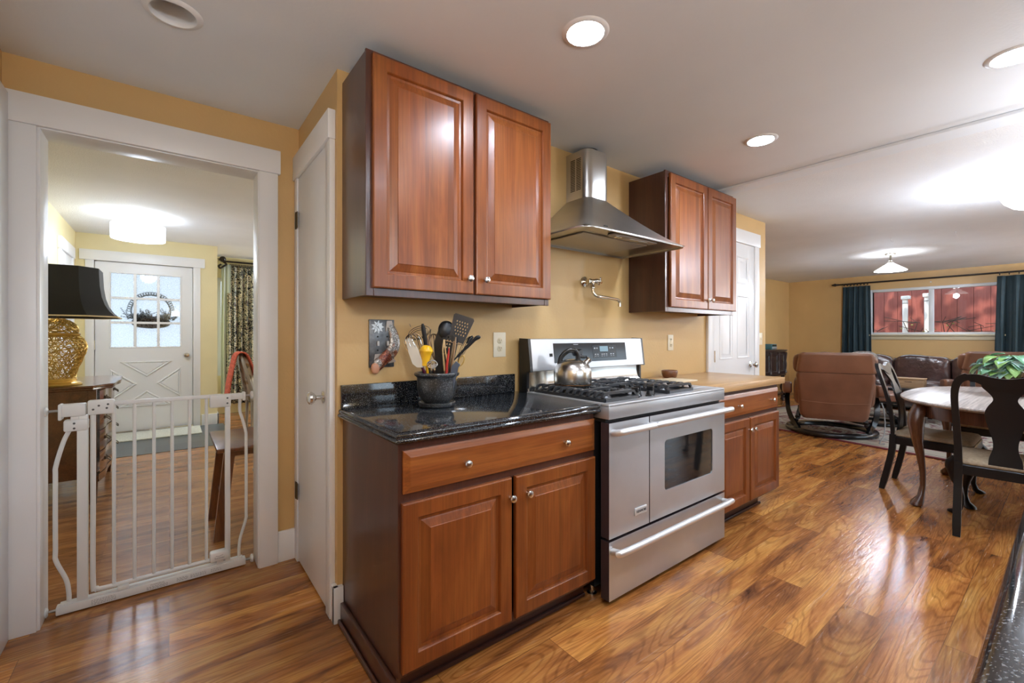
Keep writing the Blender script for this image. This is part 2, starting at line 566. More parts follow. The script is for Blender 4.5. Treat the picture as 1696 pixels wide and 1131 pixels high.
# kitchen wall (behind the range) up to its free end
struct('wall_north', MB().box(.573, 4.816, 1.965, 2.68, 0, TOP), M_wall, 'golden tan kitchen wall behind the range', 'wall')
# gate wall: three pieces, tan towards the kitchen and pale yellow towards the hall
w = MB()
for x0, x1, z0, z1 in ((-.60, -.43, 0, TOP), (.375, .573, 0, TOP), (-.43, .375, 2.105, TOP)):
    w.box(x0, x1, 2.68, 2.79, z0, z1)
struct('wall_northwest', w, M_wall, 'tan wall pierced by the opening with the white gate', 'wall')
struct('wall_hall_south', MB().box(.375, 4.6, 2.791, 2.82, 0, TOP).box(-.90, -.43, 2.791, 2.82, 0, TOP).box(-.43, .375, 2.791, 2.82, 2.105, TOP), M_hall, 'pale yellow hall side of the opening wall', 'wall')
struct('wall_west', MB().box(-.66, -.535, -.75, 2.68, 0, TOP), M_wall, 'tan kitchen wall at the left edge', 'wall')
# back wall behind the camera, with the sink window
w = MB()
for x0, x1, z0, z1 in ((-.66, .9, 0, TOP), (.9, 2.5, 0, 1.08), (.9, 2.5, 2.02, TOP), (2.5, 4.0, 0, TOP)):
    w.box(x0, x1, -.75, -.62, z0, z1)
w.box(4.0, 4.12, -2.4, -.62, 0, TOP)
struct('wall_south', w, M_wall, 'tan kitchen wall with the window over the sink', 'wall')
w = MB()
for x0, x1, z0, z1 in ((4.12, 5.6, 0, TOP), (5.6, 8.2, 2.06, TOP), (8.2, 10.9, 0, TOP)):
    w.box(x0, x1, -2.4, -2.28, z0, z1)
struct('wall_southeast', w, M_wall, 'tan family room wall with the glass door', 'wall')
WY0, WY1, WZ0, WZ1 = .76, 2.47, 1.245, 2.11
w = MB()
for y0, y1, z0, z1 in ((-2.4, WY0, 0, TOP), (WY1, 3.98, 0, TOP), (WY0, WY1, 0, WZ0), (WY0, WY1, WZ1, TOP)):
    w.box(10.65, 10.80, y0, y1, z0, z1)
struct('wall_east', w, M_wall, 'ochre family room wall with the wide window', 'wall')
struct('wall_northeast', MB().box(4.6, 10.8, 3.86, 3.98, 0, TOP), M_wall, 'ochre family room wall behind the carved console', 'wall')
struct('wall_passage', MB().box(4.60, 4.815, 2.68, 3.86, 0, TOP), M_wall, 'short return wall at the end of the kitchen wall', 'wall')
# hall shell
w = MB()
DX0, DX1, DZ1 = -.735, .270, 2.165
for x0, x1, z0, z1 in ((-1.0, DX0, 0, TOP), (DX1, .533, 0, TOP), (DX0, DX1, DZ1, TOP)):
    w.box(x0, x1, 7.39, 7.50, z0, z1)
w.box(.42, .533, 7.50, 8.30, 0, TOP)
struct('wall_hall_north', w, M_hall, 'pale yellow wall around the white front door', 'wall')
struct('wall_hall_west', MB().box(-1.0, -.887, 2.79, 7.5, 0, TOP), M_hall, 'pale yellow hall wall behind the dresser', 'wall')
w = MB()
for x0, x1, z0, z1 in ((.42, .60, 0, TOP), (.60, 2.9, 0, .60), (.60, 2.9, 2.15, TOP), (2.9, 4.7, 0, TOP)):
    w.box(x0, x1, 8.33, 8.45, z0, z1)
struct('wall_living_north', w, M_hall, 'pale living room wall behind the floral curtain', 'wall')
w = MB()
for y0, y1, z0, z1 in ((2.79, 3.9, 0, TOP), (3.9, 6.9, 0, .55), (3.9, 6.9, 2.15, TOP), (6.9, 8.45, 0, TOP)):
    w.box(4.5, 4.6, y0, y1, z0, z1)
struct('wall_living_east', w, M_hall, 'pale living room wall with a wide window, out of frame', 'wall')

# ceilings; the kitchen one has round cut-outs for the recessed lights
LIGHTS = [(1.249, 1.15), (2.75, 1.147), (2.744, .16), (1.249, .16)]
OFFLIGHT = (.012, 1.984)
def holed(x0, x1, y0, y1, z, holes, r):
    bm = bmesh.new(); ed = []
    def loop(pts):
        vs = [bm.verts.new((p[0], p[1], z)) for p in pts]
        for i in range(len(vs)):
            ed.append(bm.edges.new((vs[i], vs[(i + 1) % len(vs)])))
    loop([(x0, y0), (x1, y0), (x1, y1), (x0, y1)])
    for hx, hy in holes:
        loop([(hx + r * math.cos(2 * math.pi * k / 32), hy + r * math.sin(2 * math.pi * k / 32)) for k in range(32)])
    bmesh.ops.triangle_fill(bm, edges=ed, use_beauty=True)
    m = MB(); bm.verts.index_update()
    m.add([v.co[:] for v in bm.verts], [[v.index for v in f.verts] for f in bm.faces])
    bm.free()
    return m
struct('ceiling', holed(-.66, 3.43, -.75, 2.70, KZ, LIGHTS + [OFFLIGHT], .072), M_ceil, 'smooth white kitchen ceiling with recessed lights', 'ceiling')
struct('ceiling_family', MB().box(3.43, 10.8, -2.4, 3.98, FZ, TOP), M_pop, 'textured white family room ceiling', 'ceiling')
struct('ceiling_hall', MB().box(-1.0, 4.7, 2.79, 8.45, HZ, TOP), M_pop, 'textured white hall ceiling beyond the gate', 'ceiling')
struct('ceiling_roof', MB().box(-1.1, 10.9, -2.5, 8.5, TOP, TOP + .1), M_ceil, 'roof slab above the rooms', 'ceiling')
struct('trim_7', MB().box(3.41, 3.565, -2.3, 1.964, KZ - .02, KZ - .001, .004), M_ceil, 'white strip across the ceiling between smooth and textured parts', 'trim')

# trims and doors
def casing(name, fn, u0, u1, top, wdt, parent_label, head_over=.012, head_h=.125, t=.024, z0=0, left=True):
    """door casing on a wall: fn(u, depth, z); u0..u1 is the opening"""
    m = MB()
    def bx(a, b, d, c, e):
        s0 = len(m.v); m.box(a, b, 0, d, c, e, .003); m.xf(fn, s0)
    if left:
        bx(u0 - wdt, u0, t, z0, top)
    bx(u1, u1 + wdt, t, z0, top)
    bx(u0 - wdt - head_over, u1 + wdt + head_over, t + .008, top, top + head_h)
    return struct(name, m, M_white, parent_label, 'trim', 30)
north = lambda y: (lambda u, d, z: (u, y - d, z))
m = MB()
def bxx(*a): m.box(*a)
casing('trim_1', north(2.68), -.435, .375, 2.105, .09, 'wide white casing around the opening with the gate')
m = MB().box(-.445, -.426, 2.668, 2.824, 0, 2.105, .001).box(.371, .390, 2.668, 2.824, 0, 2.105, .001).box(-.427, .372, 2.668, 2.824, 2.100, 2.110, .001)
struct('trim_2', m, M_white, 'white jamb lining the opening with the gate', 'trim', 30)
struct('baseboard_northwest', MB().box(.466, .573, 2.664, 2.681, 0, .165, .002), M_white, 'short white baseboard beside the opening', 'baseboard', 30)
# narrow door on the return wall (faces -X)
west = lambda x: (lambda u, d, z: (x - d, u, z))
casing('trim_3', west(.573), 2.055, 2.612, 2.09, .062, 'white casing of the narrow door beside the tall cabinet', .004, .128)
d1 = struct('door_1', MB().box(.556, .572, 2.057, 2.61, .012, 2.088, .002), M_white, 'narrow white flush door beside the cherry cabinets', 'door', 30)
for z in (1.86, .39):
    MB().lathe([(.006, 0), (.006, .09)], (.548, 2.617, z - .045), (0, 0, 1), 10).box(.545, .549, 2.59, 2.612, z - .044, z + .044).box(.545, .549, 2.622, 2.64, z - .044, z + .044).build('hinge', M_brass, d1)
kb = MB().lathe([(.028, 0), (.028, .004), (.011, .008), (.010, .032), (.022, .042), (.029, .052), (.028, .062), (.018, .069), (0, .070)], (.556, 2.113, .952), (-1, 0, 0), 24).build('knob', M_nickel, d1)
struct('baseboard_northcorner', MB().box(.553, .574, 1.945, 1.99, 0, .155, .002).box(.553, .594, 1.944, 1.966, 0, .155, .002), M_white, 'white baseboard wrapping the wall end by the cabinet', 'baseboard', 30)
# left wall trim
struct('trim_4', MB().box(-.537, -.512, 1.2, 2.652, 0, 2.215, .003), M_white, 'white door casing at the left edge', 'trim', 30)
# six-panel door behind the butcher block
casing('trim_5', north(1.965), 3.738, 4.530, 2.105, .095, 'white casing of the panelled door beyond the butcher block')
m = MB()
S = [(0, .014), (0, 0)]
m.box(3.74, 4.528, 1.951, 1.966, .01, 2.103, .001)
def rp(m, u0, u1, v0, v1, y):
    m.rects([(0, .001), (0, -.003), (.008, -.005), (.016, .0005), (.03, .0005), (.05, -.004), (.052, -.004)], u0, u1, v0, v1, face_fn(y), False)
for u0, u1 in ((3.85, 4.09), (4.18, 4.42)):
    for v0, v1 in ((1.72, 1.98), (1.02, 1.61), (.2, .84)):
        rp(m, u0, u1, v0, v1, 1.951)
d2 = struct('door_2', m, M_white, 'white six-panel door beyond the butcher block', 'door', 30)
for z in (1.05, .3, 1.85):
    MB().box(3.75, 3.766, 1.945, 1.951, z - .05, z + .05).build('hinge', M_nickel, d2)
for i, x in enumerate((4.446,)):
    MB().lathe([(.03, 0), (.03, .004), (.012, .008), (.011, .03), (.024, .042), (.030, .052), (.027, .062), (.015, .068), (0, .069)], (x, 1.951, .955), (0, -1, 0), 24).build('knob', M_chrome, d2)
# front door with nine panes
FY = 7.40
casing('trim_6', north(7.39), DX0 + .012, DX1 - .012, 2.158, .08, 'white casing around the front door', .05, .125)
m = MB()
gx0, gx1, gz0, gz1 = -.575, .121, 1.088, 2.02
x0, x1, z0, z1 = -.717, .252, .03, 2.150
for a, b_, c, d in ((x0, gx0, z0, z1), (gx1, x1, z0, z1), (gx0, gx1, gz1, z1), (gx0, gx1, z0, gz0)):
    m.box(a, b_, FY, FY + .045, c, d)
for k in (1, 2):
    xm = lerp(gx0, gx1, k / 3); m.box(xm - .014, xm + .014, FY + .002, FY + .043, gz0, gz1)
    zm = lerp(gz0, gz1, k / 3); m.box(gx0, gx1, FY + .003, FY + .042, zm - .014, zm + .014)
m.rects([(-.012, 0), (-.008, -.006), (.0, -.004), (.004, .004)], gx0, gx1, gz0, gz1, face_fn(FY), False)
# crossbuck: four raised-edged triangles
cx0, cx1, cz0, cz1 = -.575, .121, .33, .90
cxm, czm = (cx0 + cx1) / 2, (cz0 + cz1) / 2
for tri in ([(cx0 + .09, cz1), (cx1 - .09, cz1), (cxm, czm + .09)], [(cx0 + .09, cz0), (cxm, czm - .09), (cx1 - .09, cz0)],
            [(cx0, cz0 + .09), (cx0, cz1 - .09), (cxm - .10, czm)], [(cx1, cz0 + .09), (cxm + .10, czm), (cx1, cz1 - .09)]):
    gc = (sum(p[0] for p in tri) / 3, sum(p[1] for p in tri) / 3)
    rings = []
    for k, dep in ((1.03, .001), (1.0, -.010), (.93, -.016), (.88, -.014), (.80, .0), (.70, -.010), (.66, -.010)):
        rings.append([(lerp(gc[0], p[0], k), FY + dep - .0005, lerp(gc[1], p[1], k)) for p in tri])
    m.loft(rings, True, True)
d3 = struct('door_3', m, M_white, 'white front door with nine panes and a crossbuck panel', 'door', 30)
MB().box(gx0, gx1, FY + .020, FY + .026, gz0, gz1).build('pane', M_frost, d3)
MB().lathe([(.032, 0), (.032, .005), (.012, .01), (.011, .03), (.026, .042), (.031, .053), (.026, .064), (0, .07)], (.186, FY, .971), (0, -1, 0), 20).build('knob', M_nickel, d3)
for z in (1.94, 1.12, .3):
    MB().lathe([(.008, 0), (.008, .11)], (x0 - .006, FY - .004, z - .055), (0, 0, 1), 8).build('hinge', M_nickel, d3)
MB().box(DX0 - .01, x0 + .012, FY + .046, FY + .075, 0, z1 + .02).box(x1 - .012, DX1 + .01, FY + .046, FY + .075, 0, z1 + .02).box(DX0, DX1, FY + .046, FY + .075, z1 - .012, DZ1 + .01).build('stop_frame', M_white, d3)
MB().box(x0 - .01, x1 + .01, FY - .03, FY + .05, 0, .028, .004).build('threshold', M_nickel, d3)
struct('baseboard_hall', MB().box(.352, .549, 7.374, 7.392, 0, .15, .002).box(.533, .549, 7.374, 8.3, 0, .15, .002), M_white, 'white baseboard right of the front door', 'baseboard', 30)
struct('baseboard_hall_west', MB().box(-.888, -.872, 2.83, 6.30, 0, .15, .002), M_white, 'white baseboard of the hall left wall', 'baseboard', 30)
# side door in the hall left wall (faces +X)
casing('trim_8', lambda u, d, z: (-.887 + d, u, z), 6.39, 7.03, 2.12, .08, 'white casing of the side door in the hall')
m = MB().box(-.890, -.874, 6.392, 7.028, .01, 2.118, .001)
for u0, u1 in ((6.46, 6.68), (6.74, 6.96)):
    for v0, v1 in ((1.74, 2.0), (1.0, 1.64), (.2, .86)):
        m.rects([(0, .0), (0, .003), (.008, .005), (.016, 0), (.05, .004)], u0, u1, v0, v1, lambda u, v, d: (-.874 + d, u, v), False)
struct('door_4', m, M_white, 'white panelled side door in the hall left wall', 'door', 30)

# windows
def window(name, label, fn, u0, u1, z0, z1, fr=.045, mull=(), dep=.10, mat=None):
    """fn(u, d, z), d from the room face outwards"""
    m = MB()
    def bx(a, b_, d0, d1, c, e):
        s0 = len(m.v); m.box(a, b_, d0, d1, c, e, .003); m.xf(fn, s0)
    bx(u0, u0 + fr, .0, dep, z0, z1); bx(u1 - fr, u1, .0, dep, z0, z1)
    bx(u0 + fr, u1 - fr, .0, dep, z0, z0 + fr); bx(u0 + fr, u1 - fr, .0, dep, z1 - fr, z1)
    o = struct(name, m, mat or M_white, label, 'window', 30)
    for q in mull:
        k = MB(); k.box(q - .032, q + .032, .02, dep - .02, z0 + fr, z1 - fr, .003).xf(fn)
        k.build('mullion', mat or M_white, o, 30)
    es = [u0 + fr] + list(mull) + [u1 - fr]
    for a, b_ in zip(es[:-1], es[1:]):
        k = MB(); k.box(a + .005, b_ - .005, dep * .5, dep * .5 + .005, z0 + fr, z1 - fr).xf(fn)
        k.build('pane', M_pane, o, 0)
    return o
M_vinyl = plain('window_vinyl', (.72, .76, .78), .35)
w1 = window('window_1', 'wide white sliding window looking out on a red fence', lambda u, d, z: (10.66 + d, u, z), WY0, WY1, WZ0, WZ1, .05, (1.60,), .11, M_vinyl)
k = MB().box(10.595, 10.665, WY0 - .05, WY1 + .05, WZ0 - .016, WZ0 + .012, .004).box(10.632, 10.652, WY0 - .02, WY1 + .02, WZ0 - .085, WZ0 - .016, .003)
k.build('sill', plain('sill_cream', (.62, .55, .38), .4), w1, 30)
window('window_2', 'white window over the sink behind the camera', lambda u, d, z: (u, -.63 - d, z), .9, 2.5, 1.08, 2.02, .05, (1.7,), .10)
window('window_3', 'wide living room window out of frame', lambda u, d, z: (4.51 + d, u, z), 3.9, 6.9, .55, 2.15, .06, (5.4,), .08)
window('window_4', 'living room window behind the floral curtain', lambda u, d, z: (u, 8.34 + d, z), .60, 2.9, .60, 2.15, .05, (1.7,), .09)
window('window_5', 'sliding glass door of the family room out of frame', lambda u, d, z: (u, -2.29 - d, z), 5.6, 8.2, .0, 2.06, .06, (6.9,), .09)

# ------------------------------------------------------------------ recessed lights
M_lens = plain('lit_lens', (1, 1, 1), .5, emit=WB, es=SPOT)
M_can = plain('can_white', (.75, .74, .72), .4)
LBL = ['lit recessed ceiling light in front of the tall upper cabinets', 'lit recessed ceiling light farthest along, near the smaller upper cabinets',
       'lit recessed ceiling light cut by the right edge of the photo', 'lit recessed ceiling light over the near black counter']
def can_light(x, y, lit, label):
    t = thing('recessed_light', (x, y, KZ), label, 'ceiling light', 'recessed kitchen ceiling lights')
    MB().lathe([(.066, .012), (.0665, -.002), (.070, -.007), (.084, -.005), (.090, .0005), (.09, .001)], (x, y, KZ), (0, 0, 1), 40, cap=False).build('trim_ring', M_white, t)
    if lit:
        MB().lathe([(.0675, 0), (0, -.004)], (x, y, KZ + .004), (0, 0, 1), 36).build('lens', M_lens, t)
    else:
        MB().lathe([(.069, -.003), (.066, .03), (.058, .10), (.057, .12), (0, .121)], (x, y, KZ), (0, 0, 1), 36, cap=False).build('can', M_can, t)
        MB().lathe([(.050, .06), (.050, .075), (.042, .08), (.03, .085), (0, .086)], (x, y, KZ), (0, 0, 1), 28).build('bulb', plain('unlit_bulb', (.5, .5, .5), .3), t)
for (x, y), l in zip(LIGHTS, LBL):
    can_light(x, y, True, l)
can_light(*OFFLIGHT, False, 'unlit recessed ceiling light above the opening with the gate')

# ------------------------------------------------------------------ cherry cabinets
def upper_cab(name, x0, x1, z0, z1, doors, kn, label, hidden_left=False):
    t = thing(name, (x0, 1.963, z0), label, 'cabinet', 'cherry wall cabinets')
    b = MB().box(x0, x0 + .012, 1.682, 1.963, z0 + .004, z1 - .006).box(x1 - .012, x1, 1.682, 1.963, z0 + .004, z1 - .006).box(x0 + .012, x1 - .012, 1.682, 1.963, z1 - .03, z1 - .012)
    b.box(x0 + .012, x1 - .012, 1.682, 1.963, z0 + .020, z0 + .034).box(x0 + .012, x1 - .012, 1.955, 1.963, z0 + .034, z1 - .03)
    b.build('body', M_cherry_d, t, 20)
    f = MB().box(x0 - .001, x0 + .03, 1.672, 1.684, z0, z1, .002).box(x1 - .03, x1 + .001, 1.672, 1.684, z0, z1, .002)
    f.box(x0 + .03, x1 - .03, 1.672, 1.684, z0, z0 + .045, .002).box(x0 + .03, x1 - .03, 1.672, 1.684, z1 - .04, z1, .002)
    xm = (doors[0][1] + doors[1][0]) / 2
    f.box(xm - .02, xm + .02, 1.672, 1.684, z0 + .045, z1 - .04, .001)
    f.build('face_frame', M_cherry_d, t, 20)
    dz0, dz1 = z0 + .031, z1 - .016
    for i, (a, c) in enumerate(doors):
        d = MB().rects(DOORP, a, c, dz0, dz1, face_fn(1.653)).build('door', M_cherry, t, 0)
        knob(d, kn[i], 1.653, z0 + .098)
    return t
upper_cab('upper_cabinet', .594, 1.540, 1.386, 2.334, ((.615, 1.072), (1.086, 1.541)), (1.043, 1.130), 'large cherry wall cabinet with two raised-panel doors, left of the range hood')
upper_cab('upper_cabinet', 2.583, 3.515, 1.392, 2.330, ((2.622, 3.095), (3.104, 3.530)), (3.070, 3.132), 'cherry wall cabinet with two doors, right of the range hood')

def base_cab(name, x0, x1, dr, doors, kd, kk, label, left_panel=False):
    t = thing(name, (x0, 1.963, 0), label, 'cabinet', 'cherry base cabinets')
    b = MB()
    zb = 0 if left_panel else .10
    b.box(x0, x0 + .016, 1.392, 1.963, zb, .876).box(x1 - .016, x1, 1.392, 1.963, .10, .876).box(x0 + .016, x1 - .016, 1.392, 1.963, .10, .116).box(x0 + .016, x1 - .016, 1.955, 1.963, .116, .876)
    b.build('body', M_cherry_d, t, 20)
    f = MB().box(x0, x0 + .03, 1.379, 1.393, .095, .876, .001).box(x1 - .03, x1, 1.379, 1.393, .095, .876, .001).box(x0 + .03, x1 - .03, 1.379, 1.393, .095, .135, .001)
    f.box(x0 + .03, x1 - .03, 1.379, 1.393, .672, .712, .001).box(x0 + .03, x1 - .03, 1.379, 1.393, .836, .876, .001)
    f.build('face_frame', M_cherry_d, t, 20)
    k = MB().box(x0 + (.004 if left_panel else .0), x1 - (.0 if left_panel else .17), 1.442, 1.458, 0, .098)
    if left_panel:
        k.box(x0 + .002, x0 + .018, 1.40, 1.45, 0, .098)
        k.box(x0 + .01, x1, 1.430, 1.444, 0, .018, .004)
    else:
        k.box(x1 - .186, x1 - .17, 1.455, 1.95, 0, .098).box(x0, x1 - .15, 1.430, 1.444, 0, .018, .004)
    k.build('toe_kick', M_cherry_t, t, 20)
    if left_panel:
        MB().box(x0 - .017, x0 - .001, 1.372, 1.942, .0, .088, .003).box(x0 - .030, x0 - .017, 1.372, 1.942, 0, .022, .006).build('base_moulding', M_cherry_d, t, 30)
    d = MB().rects(DRAWP, dr[0], dr[1], .706, .850, face_fn(1.362)).build('drawer', M_cherry_h, t, 0)
    for x in kd:
        knob(d, x, 1.362, .772)
    for (a, c), x in zip(doors, kk):
        d = MB().rects(DOORP, a, c, .112, .676, face_fn(1.362)).build('door', M_cherry, t, 0)
        knob(d, x, 1.362, .600)
    return t
base_cab('base_cabinet', .596, 1.553, (.611, 1.549), ((.606, 1.062), (1.082, 1.549)), (.848, 1.348), (1.052, 1.137), 'cherry base cabinet under the black granite counter, left of the range', True)
base_cab('base_cabinet', 2.650, 3.580, (2.668, 3.570), ((2.668, 3.100), (3.116, 3.575)), (2.936, 3.436), (3.083, 3.142), 'cherry base cabinet under the butcher block, right of the range')

# granite counter with backsplash
t = thing('countertop', (.575, 1.963, .877), 'black speckled granite countertop with backsplash, left of the range', 'countertop')
x0, x1, y0, y1 = .574, 1.563, 1.344, 1.963
prof = [(.012, .877), (.003, .881), (.0, .887), (.0015, .893), (.006, .896), (.006, .899), (.0035, .903), (.005, .910), (.012, .915), (.018, .917)]
m = MB(); rings = []
for i, z in prof:
    rings.append([(x0 + i, y0 + i, z), (x1 - .3 * i, y0 + i, z), (x1 - .3 * i, y1, z), (x0 + i, y1, z)])
m.loft(rings)
m.build('slab', M_granite, t, 50)
MB().box(.585, 1.535, 1.943, 1.963, .917, 1.018, .002).build('backsplash', M_granite, t, 30)
# butcher block
t = thing('butcher_block', (2.632, 1.963, .868), 'pale butcher block worktop to the right of the range', 'countertop')
MB().box(2.632, 3.655, 1.352, 1.963, .876, .921, .003).build('slab', M_butcher, t, 30)

# ------------------------------------------------------------------ range
t = thing('kitchen_range', (1.568, 1.95, 0), 'wide stainless gas range with two oven doors and black grates', 'stove')
rx0, rx1 = 1.568, 2.625
MB().box(rx0 + .004, rx1 - .004, 1.392, 1.945, .055, .905).build('body', M_black, t, 0)
for x in (rx0 + .03, rx1 - .03):
    for y in (1.43, 1.90):
        MB().lathe([(.024, 0), (.024, .006), (.012, .010), (.012, .056)], (x, y, 0), (0, 0, 1), 16).build('levelling_foot', M_nickel, t)
# front panels
stile = MB().box(rx0, rx1, 1.300, 1.395, .851, .914, .003)
stile.build('control_strip', M_steel, t, 30)
M_sidepl = plain('door_side_dark', (.05, .036, .042), .25, .2)
def slabdoor(name, x0, x1, z0, z1, win=None, yf=1.300):
    m = MB()
    m.mat(0)
    if win:
        a, c, e, g = win; r = .02
        outer = [(x0, z0), (x1, z0), (x1, z1), (x0, z1)]
        # front with a rounded window cut-out
        inner = [(p[0], p[1]) for p in rrect(a, c, e, g, r, 0, 5)]
        nI = len(inner); oi = []
        for p in inner:
            # project the window outline radially onto the door outline
            cx, cz = (a + c) / 2, (e + g) / 2; dx, dz = p[0] - cx, p[1] - cz
            s = min((x1 - cx) / dx if dx > 0 else ((x0 - cx) / dx if dx < 0 else 1e9), (z1 - cz) / dz if dz > 0 else ((z0 - cz) / dz if dz < 0 else 1e9))
            oi.append((cx + dx * s, cz + dz * s))
        for q in outer:
            j = min(range(nI), key=lambda k: (oi[k][0] - q[0]) ** 2 + (oi[k][1] - q[1]) ** 2)
            oi[j] = q
        m.loft([[(p[0], yf, p[1]) for p in oi], [(p[0], yf, p[1]) for p in inner], [(p[0], yf + .006, p[1]) for p in inner]], True, False)
    else:
        m.add([(x0, yf, z0), (x1, yf, z0), (x1, yf, z1), (x0, yf, z1)], [(0, 1, 2, 3)])
    m.mat(1)
    bk = yf + .048
    m.add([(x0, yf, z0), (x1, yf, z0), (x1, yf, z1), (x0, yf, z1), (x0, bk, z0), (x1, bk, z0), (x1, bk, z1), (x0, bk, z1)],
          [(0, 4, 5, 1), (1, 5, 6, 2), (2, 6, 7, 3), (3, 7, 4, 0), (4, 7, 6, 5)])
    o = m.build(name, [M_steel, M_sidepl], t, 25)
    if win:
        MB().box(win[0] - .01, win[1] + .01, yf + .005, yf + .012, win[2] - .01, win[3] + .01).build('oven_window', M_blackgl, o, 0)
    return o
ld = slabdoor('oven_door', rx0, 1.870, .309, .834)
rd = slabdoor('oven_door', 1.877, rx1, .309, .834, (2.004, 2.486, .438, .696))
dw = slabdoor('warming_drawer', rx0, rx1, .028, .296)
def pull(parent, x0, x1, z, r=.0155, proj=.054, y=1.300):
    pts = bez([(x0, y, z - .012), (x0 + .004, y - proj * .55, z - .008), (x0 + .028, y - proj, z), (lerp(x0, x1, .5), y - proj, z), (x1 - .028, y - proj, z), (x1 - .004, y - proj * .55, z - .008), (x1, y, z - .012)], 7)
    return MB().tube(pts, r, 14).build('handle', plain('handle_satin', (.78, .78, .775), .42, .8), parent)
pull(ld, 1.592, 1.862, .802)
pull(rd, 1.893, 2.612, .802)
pull(dw, 1.592, 2.605, .262)
bd = MB().box(1.752, 1.846, 1.294, 1.300, .372, .408, .003).build('badge', plain('badge_face', (.80, .80, .79), .3, .3), ld, 30)
MB().box(1.757, 1.841, 1.2932, 1.2938, .3775, .4025).build('badge_panel', plain('badge_ground', (.55, .55, .55), .35, .2), bd, 0)
text('badge_text', 'KENMORE', .0165, (1.799, 1.2925, .390), (R(90), 0, 0), M_dark, bd)
m = MB().box(rx0 + .01, rx1 - .01, 1.33, 1.395, .834, .851)
for k in range(5):
    x = lerp(rx0 + .1, rx1 - .1, k / 4); m.box(x - .05, x + .05, 1.327, 1.331, .839, .846)
m.build('vent_gap', M_dark, t, 0)
# cooktop: steel rim and a black well on the left, bare steel shelf on the right
ct = MB()
ct.box(rx0, rx1, 1.300, 1.352, .905, .921, .004).box(rx0, rx0 + .03, 1.352, 1.90, .905, .921, .003).box(2.385, rx1, 1.352, 1.90, .905, .9205, .003).box(rx0 + .03, 2.385, 1.872, 1.90, .905, .921, .003)
ct.box(rx0 + .03, 2.385, 1.352, 1.872, .905, .912)
ct.build('cooktop', M_steel, t, 30)
MB().box(rx0 + .034, 1.862, 1.356, 1.868, .911, .9150, .001).build('burner_tray', M_black, t, 0)
MB().box(2.392, 2.60, 1.40, 1.86, .9200, .9225, .001).build('side_shelf', M_steel, t, 30)
def grate(x0, x1, y0, y1, nf):
    m = MB(); zb, zt = .926, .958
    for a, c in (((x0, y0), (x1, y0)), ((x1, y0), (x1, y1)), ((x1, y1), (x0, y1)), ((x0, y1), (x0, y0))):
        m.bar([(a[0], a[1], zb), (c[0], c[1], zb)], .016, .018)
    for k in range(nf):
        y = lerp(y0 + .012, y1 - .012, k / (nf - 1))
        gap = .045 if k % 3 else 0.0
        if gap == 0:
            segs = [(x0 - .004, x1 + .004)]
        else:
            xm = (x0 + x1) / 2
            segs = [(x0 - .004, xm - gap), (xm + gap, x1 + .004)]
        for a, c in segs:
            la = a < x0; lc = c > x1
            pts = []
            if la: pts += [(a + .002, y, zb - .004), (a, y, zb + .014), (a + .012, y, zt - .002)]
            pts += [(a + .03, y, zt), (c - .03, y, zt)]
            if lc: pts += [(c - .012, y, zt - .002), (c, y, zb + .014), (c - .002, y, zb - .004)]
            m.bar(pts, .013, .013, (0, 1, 0) if False else (.001, 0, 1))
            if gap:
                e = (c - .03) if la else (a + .03)
                m.pillow((e, y, zt - .002), (.022, .010, .007), .7, 12, 6)
    return m.build('grate', M_iron, t, 40)
grate(1.612, 1.850, 1.362, 1.855, 11)
grate(2.135, 2.372, 1.362, 1.855, 11)
grate(1.886, 2.100, 1.575, 1.855, 7)
for x, y in ((1.73, 1.49), (1.73, 1.735), (2.255, 1.49), (2.255, 1.735), (1.993, 1.72)):
    MB().lathe([(.055, .0), (.055, .010), (.045, .018), (.036, .018), (.036, .030), (.034, .034), (0, .036)], (x, y, .912), (0, 0, 1), 24).build('burner', M_iron, t)
for x, y in ((1.900, 1.405), (1.960, 1.435), (2.015, 1.395), (2.085, 1.440), (1.945, 1.52)):
    k = MB().lathe([(.024, 0), (.024, .006), (.019, .010), (.018, .026), (.015, .030), (0, .031)], (x, y, .912), (0, 0, 1), 22)
    k.box(x - .006, x + .006, y - .021, y + .021, .94, .966, .004)
    k.build('burner_knob', M_black, t)
# backguard
M_bgside = M_black
m = MB()
yb = 1.945
for xa, xc in ((rx0 - .002, rx0 + .016), (2.588, 2.606)):
    m.prism([(1.868, 1.215), (yb, 1.218), (yb, .905), (1.878, .905), (1.878, 1.030), (1.845, 1.030)], lambda y, z: (xa, y, z), lambda y, z: (xc, y, z))
m.box(rx0 + .016, 2.588, 1.90, yb, .905, 1.212)
m.build('backguard', M_black, t, 0)
fb = lambda u, v, d: (u, lerp(1.845, 1.868, (v - 1.034) / .181) + d, v)
m = MB().rects([(0, .03), (0, .003), (.003, 0)], rx0 + .014, 2.590, 1.034, 1.215, fb)
cp = m.build('control_panel', M_steel, t, 30)
m = MB()
rows = []
for k in range(9):                       # lower panel curls forward at the base
    a = k / 8
    rows.append([(rx0 + .004, 1.892 - .022 * (a ** 3), lerp(1.034, .921, a)), (2.596, 1.892 - .022 * (a ** 3), lerp(1.034, .921, a))])
for r in reversed(rows):
    rows.append([(r[0][0], 1.91, r[0][2]), (r[1][0], 1.91, r[1][2])])
m.loft(rows, False, False)
m.build('splash_panel', plain('polished_steel', (.66, .655, .64), .16, 1), t, 40)
fd = lambda u, v, d: fb(u, v, d - .002)
gp = MB().rects([(0, .002), (0, 0)], 1.752, 2.408, 1.074, 1.188, fd).build('glass_panel', plain('panel_glass', (.022, .024, .028), .12), cp, 0)
fe = lambda u, v, d: fb(u, v, d - .003)
MB().rects([(0, .001), (0, 0)], 2.082, 2.310, 1.093, 1.172, fe).build('keypad', plain('keypad_black', (.006, .007, .010), .2), cp, 0)
